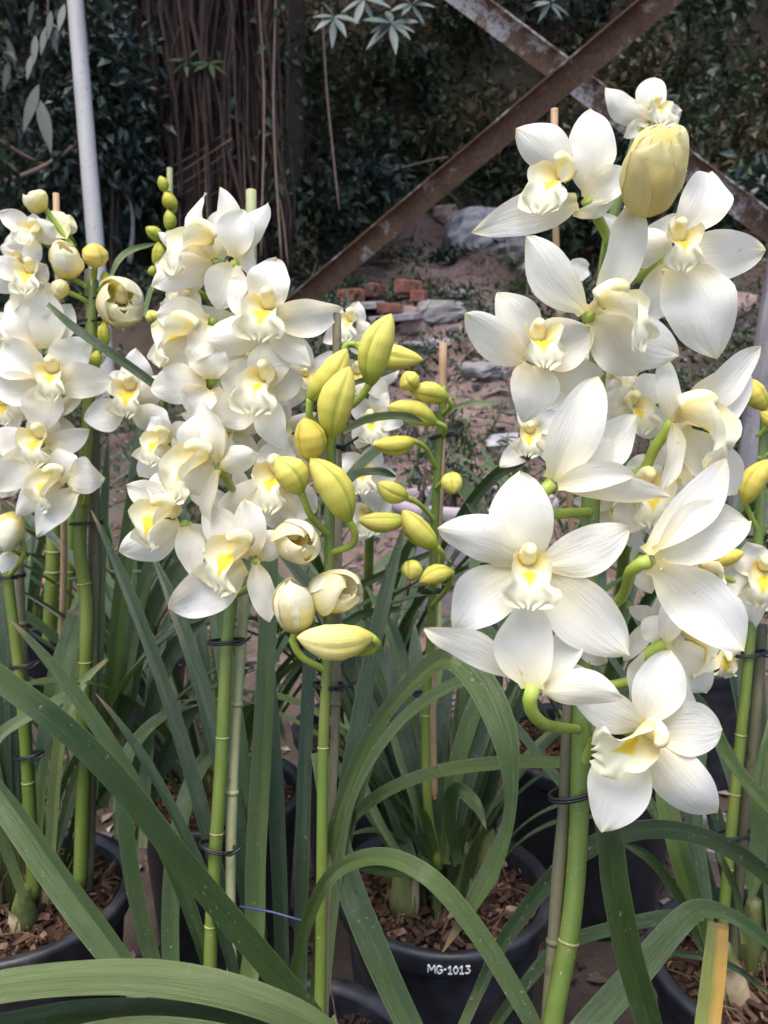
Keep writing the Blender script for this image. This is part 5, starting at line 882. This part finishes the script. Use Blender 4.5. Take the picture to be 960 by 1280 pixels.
# ------------------------------------------------------------------ leaves one can follow in the photo
leaf(Mp, [(-60, 810, .43), (10, 862, .44), (80, 915, .45), (150, 985, .465), (230, 1085, .485), (310, 1180, .51), (390, 1275, .54), (440, 1345, .56)], [44, 46, 45, 43, 43, 43, 40, 34], (28, 10), end='cut', fold=.3, label='long green leaf slanting across the lower corner')
leaf(Rp, [(-90, 1252, .33), (0, 1230, .335), (100, 1219, .34), (200, 1220, .345), (300, 1240, .355), (390, 1278, .37), (450, 1330, .38)], [52, 54, 56, 58, 56, 48, 36], (24, 8), LEAFP, end='cut', fold=-.2, label='broad pale leaf lying across the bottom corner')
leaf(Rp, [(-90, 1296, .345), (0, 1282, .35), (120, 1264, .355), (240, 1268, .36), (330, 1292, .37), (400, 1340, .38)], [60, 62, 62, 60, 54, 40], (-34, -30), LEAF, end='cut', fold=.22)
leaf(Rp, [(-60, 1330, .34), (60, 1306, .342), (180, 1288, .345), (300, 1302, .35), (380, 1340, .36)], [44, 46, 46, 42, 34], (-10, -10), LEAFP, end='cut', fold=.2)
leaf(Lp, [(-30, 950, .70), (20, 1015, .69), (75, 1095, .68), (130, 1170, .67), (185, 1245, .66)], [36, 44, 48, 48, 40], (-24, -14), LEAF, end='cut', fold=.5)
leaf(Lp, [(30, 1120, .88), (-10, 1000, .84), (-6, 930, .80), (34, 897, .79), (80, 872, .79), (134, 822, .80)], 22, (25, 30), LEAFP)
leaf(Lp, [(62, 1110, .9), (70, 980, .87), (82, 900, .85), (108, 850, .84), (136, 824, .84)], 24, (30, 35), LEAFP)
leaf(Np, [(205, 1240, .72), (190, 1200, .72), (168, 1110, .73), (156, 1020, .74), (154, 962, .75), (172, 925, .77), (205, 895, .80), (250, 880, .84)], [22, 26, 27, 26, 24, 22, 18, 12], (-10, 25))
leaf(Mp, [(222, 1280, .68), (214, 1200, .70), (214, 1110, .72), (222, 1040, .74), (238, 980, .77), (262, 940, .80), (290, 915, .84)], [26, 28, 29, 28, 28, 24, 16], (12, -20))
leaf(Mp, [(300, 1290, .66), (318, 1180, .68), (320, 1080, .70), (326, 960, .72), (332, 840, .74), (336, 720, .77), (338, 640, .80)], [30, 34, 34, 33, 31, 30, 22], (14, -10), end='cut', label='upright strap leaf with a brown scorched patch')
leaf(Bp, [(372, 1300, .66), (374, 1180, .67), (376, 1060, .68), (380, 940, .70), (386, 820, .73), (390, 740, .76)], [24, 26, 27, 26, 24, 18], (-34, -20), LEAFD)
leaf(Bp, [(386, 1310, .62), (396, 1210, .615), (404, 1110, .61), (424, 1010, .605), (462, 920, .60), (508, 858, .595), (556, 822, .59), (596, 846, .575), (628, 910, .555), (638, 975, .545), (634, 1030, .54), (606, 1100, .535), (553, 1190, .53)], [20, 24, 24, 24, 24, 28, 36, 50, 48, 26, 22, 46, 50], (-30, 12), n=60, label='leaf that arches over and hangs with a twist in front of the lettered pot')
leaf(Bp, [(402, 1300, .63), (420, 1120, .66), (440, 1000, .68), (490, 915, .70), (545, 868, .72), (600, 846, .74), (650, 838, .76)], [18, 20, 20, 20, 22, 22, 22], (30, 30), LEAF)
leaf(Cp, [(520, 1092, .90), (450, 1080, .80), (430, 1040, .74), (470, 998, .70), (530, 970, .66), (600, 957, .63), (680, 953, .61), (745, 962, .60), (800, 985, .6)], [18, 18, 20, 22, 23, 24, 24, 22, 14], (18, 24))
leaf(Bp, [(352, 1300, .62), (366, 1220, .60), (388, 1140, .58), (420, 1088, .565), (476, 1070, .55), (536, 1096, .535), (592, 1160, .52), (642, 1240, .51), (680, 1310, .505)], [20, 20, 22, 25, 28, 32, 34, 34, 30], (-36, 26), end='cut', n=44)
leaf(Bp, [(400, 940, .70), (418, 1030, .68), (440, 1110, .66), (476, 1200, .64), (522, 1300, .62)], [30, 38, 46, 48, 44], (-10, -16), end='cut', label='bluish green leaf crossing the rim of the lettered pot')
leaf(Rp, [(750, 1010, .42), (760, 1050, .425), (768, 1110, .43), (788, 1200, .44), (822, 1310, .45)], [38, 44, 46, 46, 42], (14, -8), end='cut', fold=.4, label='leaf hanging straight down under the lowest white flower')
leaf(Hp, [(572, 1300, .60), (600, 1238, .60), (628, 1180, .59), (690, 1098, .575), (745, 1055, .56), (810, 1036, .55), (880, 1046, .55), (940, 1078, .555), (1000, 1130, .56)], [18, 20, 24, 28, 31, 30, 30, 29, 24], (25, -20), end='cut', n=44)
leaf(Ep, [(700, 1320, .58), (740, 1275, .59), (800, 1212, .61), (848, 1158, .62), (876, 1138, .63), (912, 1146, .63), (950, 1172, .63), (1000, 1215, .63)], [46, 47, 45, 40, 30, 24, 23, 20], (-12, 30), end='cut', fold=.4)
leaf(Ep, [(600, 1310, .74), (650, 1240, .72), (700, 1185, .72), (770, 1160, .72), (840, 1146, .74), (880, 1150, .76)], [16, 20, 22, 22, 22, 18], (20, 10), LEAF)
leaf(Ep, [(878, 1330, .62), (885, 1280, .63), (893, 1210, .64), (898, 1154, .65)], [40, 40, 38, 33], (8, 0), LEAFY, end='cut', label='cut leaf turned half yellow')
for pts, w_, rl, mt in (([(880, 1180, .78), (868, 1130, .78), (846, 1050, .78), (824, 960, .80)], 34, (20, 10), LEAF), ([(884, 1180, .79), (876, 1120, .80), (866, 1040, .82), (868, 960, .84), (880, 880, .88)], 32, (-25, -30), LEAFD), ([(880, 1190, .77), (850, 1120, .76), (810, 1070, .75), (770, 1050, .75)], 18, (30, 30), LEAF), ([(886, 905, .74), (905, 935, .74), (934, 978, .73), (985, 1030, .72)], 21, (12, -10), LEAF), ([(968, 900, .76), (952, 980, .755), (948, 1060, .75), (938, 1132, .745)], 26, (-18, -5), LEAF), ([(930, 1180, .80), (922, 1120, .80), (905, 1080, .78), (890, 1050, .78)], 12, (10, 10), LEAFP), ([(960, 1240, .74), (920, 1210, .74), (880, 1196, .75), (830, 1190, .77)], 11, (20, 20), LEAFD), ([(970, 1200, .8), (962, 1050, .84), (950, 900, .88), (946, 800, .92), (930, 720, .96)], 28, (20, 25), LEAF), ([(990, 1200, .8), (990, 1000, .84), (972, 860, .88), (958, 790, .92)], 24, (-20, -25), LEAFD)):
    leaf(Ep, pts, w_, rl, mt)
leaf(Hp, [(600, 866, .80), (640, 904, .78), (690, 965, .76), (722, 1005, .75)], 15, (10, 0), LEAFD, fold=.3)
leaf(Lp, [(60, 380, .80), (92, 408, .79), (140, 442, .785), (190, 478, .79), (238, 516, .80)], [8, 15, 16, 15, 12], (-18, 0), LEAFD, label='dark narrow leaf crossing in front of the white petals')
leaf(Fp, [(136, 352, 1.0), (148, 326, 1.0), (166, 312, 1.02), (196, 304, 1.06)], [5, 10, 10, 5], (20, 10), LEAFP)
leaf(Fp, [(180, 395, 1.0), (190, 360, 1.02), (205, 350, 1.05)], [8, 8, 4], (20, 10), LEAFP)
for pts, w_, rl, mt in (([(128, 1010, .92), (138, 880, .90), (152, 740, .88), (170, 620, .87), (204, 545, .86)], 27, (-24, 14), LEAF), ([(120, 1000, .93), (124, 860, .93), (128, 700, .93), (136, 540, .94)], 15, (10, 20), LEAF), ([(140, 960, .96), (146, 800, .97), (160, 660, .98), (172, 560, 1.0), (176, 500, 1.02)], 18, (30, 20), LEAFD), ([(150, 960, .92), (172, 820, .92), (206, 728, .93), (250, 690, .95)], 27, (22, -10), LEAF), ([(144, 960, .90), (160, 830, .89), (180, 730, .89), (200, 690, .90), (226, 676, .92)], 22, (-15, 20), LEAF), ([(166, 1000, .88), (190, 880, .87), (216, 810, .87), (262, 770, .88)], 30, (-20, -30), LEAFD), ([(60, 900, .86), (72, 850, .86), (88, 800, .87), (98, 765, .88)], 34, (15, 10), LEAF), ([(96, 960, .90), (88, 900, .92), (96, 840, .95), (108, 790, .98)], 26, (-20, -10), LEAFP), ([(170, 1050, .94), (200, 960, .92), (230, 900, .92), (262, 852, .94)], 26, (-35, -20), LEAFD), ([(180, 1060, .86), (186, 940, .88), (196, 830, .9), (214, 760, .92)], 24, (35, 25), LEAFD)): leaf(Np, pts, w_, rl, mt, end='cut' if w_ == 34 else 'tip')
for pts, w_, rl, mt in (([(430, 660, .80), (430, 620, .80), (446, 586, .81), (500, 540, .84)], 17, (10, 20), LEAF), ([(420, 640, .78), (440, 598, .78), (470, 590, .80), (496, 596, .82)], 15, (25, 30), LEAFD), ([(428, 540, .74), (460, 524, .74), (500, 520, .75), (530, 528, .77)], 14, (10, 20), LEAF), ([(560, 512, .9), (590, 504, .88), (622, 505, .86)], 10, (20, 20), LEAFP), ([(628, 680, .86), (600, 640, .87), (582, 612, .89), (566, 600, .92)], 26, (10, -10), LEAF), ([(560, 680, .9), (584, 636, .88), (622, 592, .84), (672, 566, .8)], 20, (15, -15), LEAFD), ([(440, 480, .72), (480, 466, .73), (512, 452, .75)], 12, (10, 10), LEAFD), ([(500, 760, .9), (450, 768, .86), (420, 790, .82)], 16, (30, 20), LEAF), ([(540, 690, .95), (490, 712, .92), (440, 735, .88), (400, 750, .86)], 15, (25, 30), LEAF)): leaf(Dp, pts, w_, rl, mt)
# the fan in the lettered pot
for pts, w_, rl, mt in (([(520, 1090, .90), (486, 990, .92), (458, 900, .94), (446, 820, .98)], 26, (10, -20), LEAFD), ([(535, 1090, .89), (520, 980, .90), (496, 880, .93), (484, 800, .97)], 24, (-25, -10), LEAFD), ([(545, 1085, .90), (548, 980, .91), (556, 880, .93), (576, 790, .97)], 26, (20, 10), LEAFD), ([(556, 1080, .90), (566, 980, .90), (588, 900, .91), (620, 830, .93)], 28, (-20, 15), LEAF), ([(566, 1080, .91), (584, 990, .92), (612, 900, .95), (628, 830, 1.0)], 24, (30, 20), LEAFD), ([(572, 1080, .88), (560, 1010, .84), (572, 985, .82), (596, 1005, .80), (608, 1036, .79)], 24, (-15, -25), LEAF), ([(505, 1085, .90), (460, 1010, .90), (424, 960, .92), (404, 930, .95)], 18, (25, 10), LEAF), ([(512, 1085, .88), (476, 1030, .87), (448, 960, .88), (430, 890, .90)], 14, (5, 15), LEAFP), ([(540, 1080, .93), (530, 960, .97), (520, 860, 1.02), (518, 780, 1.08)], 26, (-30, -20), LEAFD), ([(560, 1080, .93), (600, 960, .99), (650, 860, 1.05), (670, 780, 1.1)], 26, (20, -20), LEAFD), ([(528, 1085, .90), (520, 1010, .89), (500, 950, .89), (486, 900, .9)], 13, (0, 0), LEAFP)): leaf(Cp, pts, w_, rl, mt)
for k in range(30):                                              # the narrow fan of the lettered pot, hiding its bulbs
    az = math.radians(-175+350*(k+.5)/30); r_ = random.uniform(.012, .05); b0 = Vector((pMG[0]+r_*math.sin(az), pMG[1]+.012+r_*math.cos(az), ZR-.03))
    fwd = math.cos(az) < -.3
    arch_leaf(Cp, b0, az, random.uniform(.16, .26) if fwd else random.uniform(.30, .52), random.uniform(.08, .35), random.uniform(.5, 1.7), random.uniform(.009, .015), (LEAF, LEAFD, LEAFP, LEAF)[k % 4])
# leaf fans of the rest
def fan(pl, xy, n, L, w_, a0, a1, lean=(.12, .55), droop=(.5, 1.5), mats=(LEAF, LEAFD, LEAFD)):
    for i in range(n):
        az = math.radians(a0+(a1-a0)*(i+.5)/n+random.uniform(-14, 14)); r = random.uniform(.01, .045); b = Vector((xy[0]+r*math.sin(az), xy[1]+r*math.cos(az), ZR-.035))
        arch_leaf(pl, b, az, L*random.uniform(.75, 1.15), random.uniform(*lean), random.uniform(*droop), w_*random.uniform(.8, 1.2), mats[i % len(mats)])
fan(Gp, pG, 26, .52, .018, -180, 180); fan(Hp, pH, 26, .56, .020, -110, 200); fan(Kp, pK, 24, .50, .018, -180, 180); fan(Np, pN, 26, .58, .018, -180, 180); fan(Qp, pQ, 26, .62, .019, -180, 180); fan(Dp, pD, 28, .56, .017, -180, 180); fan(Lp, pL, 18, .50, .018, -120, 110, (.1, .4), (.4, 1.1)); fan(Ep, pE, 14, .48, .018, -60, 100, (.15, .5)); fan(Cp, pMG, 16, .5, .016, -70, 70, (.1, .4)); fan(Mp, pMB, 8, .48, .017, -80, 40, (.1, .35), (.3, .9))
for pl, xy in ((Gp, pG), (Hp, pH), (Lp, pL), (Np, pN), (Dp, pD), (Qp, pQ), (Kp, pK), (Mp, pMB)):
    for k in range(4): bulb(pl, (xy[0]+.035*math.cos(k*1.6+.4), xy[1]+.035*math.sin(k*1.6+.4), ZR-.032), random.uniform(.06, .09), .019, (random.uniform(-.2, .2), random.uniform(-.2, .2)))
p = thing('blue_twine', P(345, 1142, .64), 'short bright blue twine stretched between stem and leaf', 'twine'); obj('strand', MB().tube([P(300, 1133, .655), P(340, 1140, .645), P(378, 1151, .635)], .0009, 6), flat('blue_twine', (.05, .06, .16), .5), p)
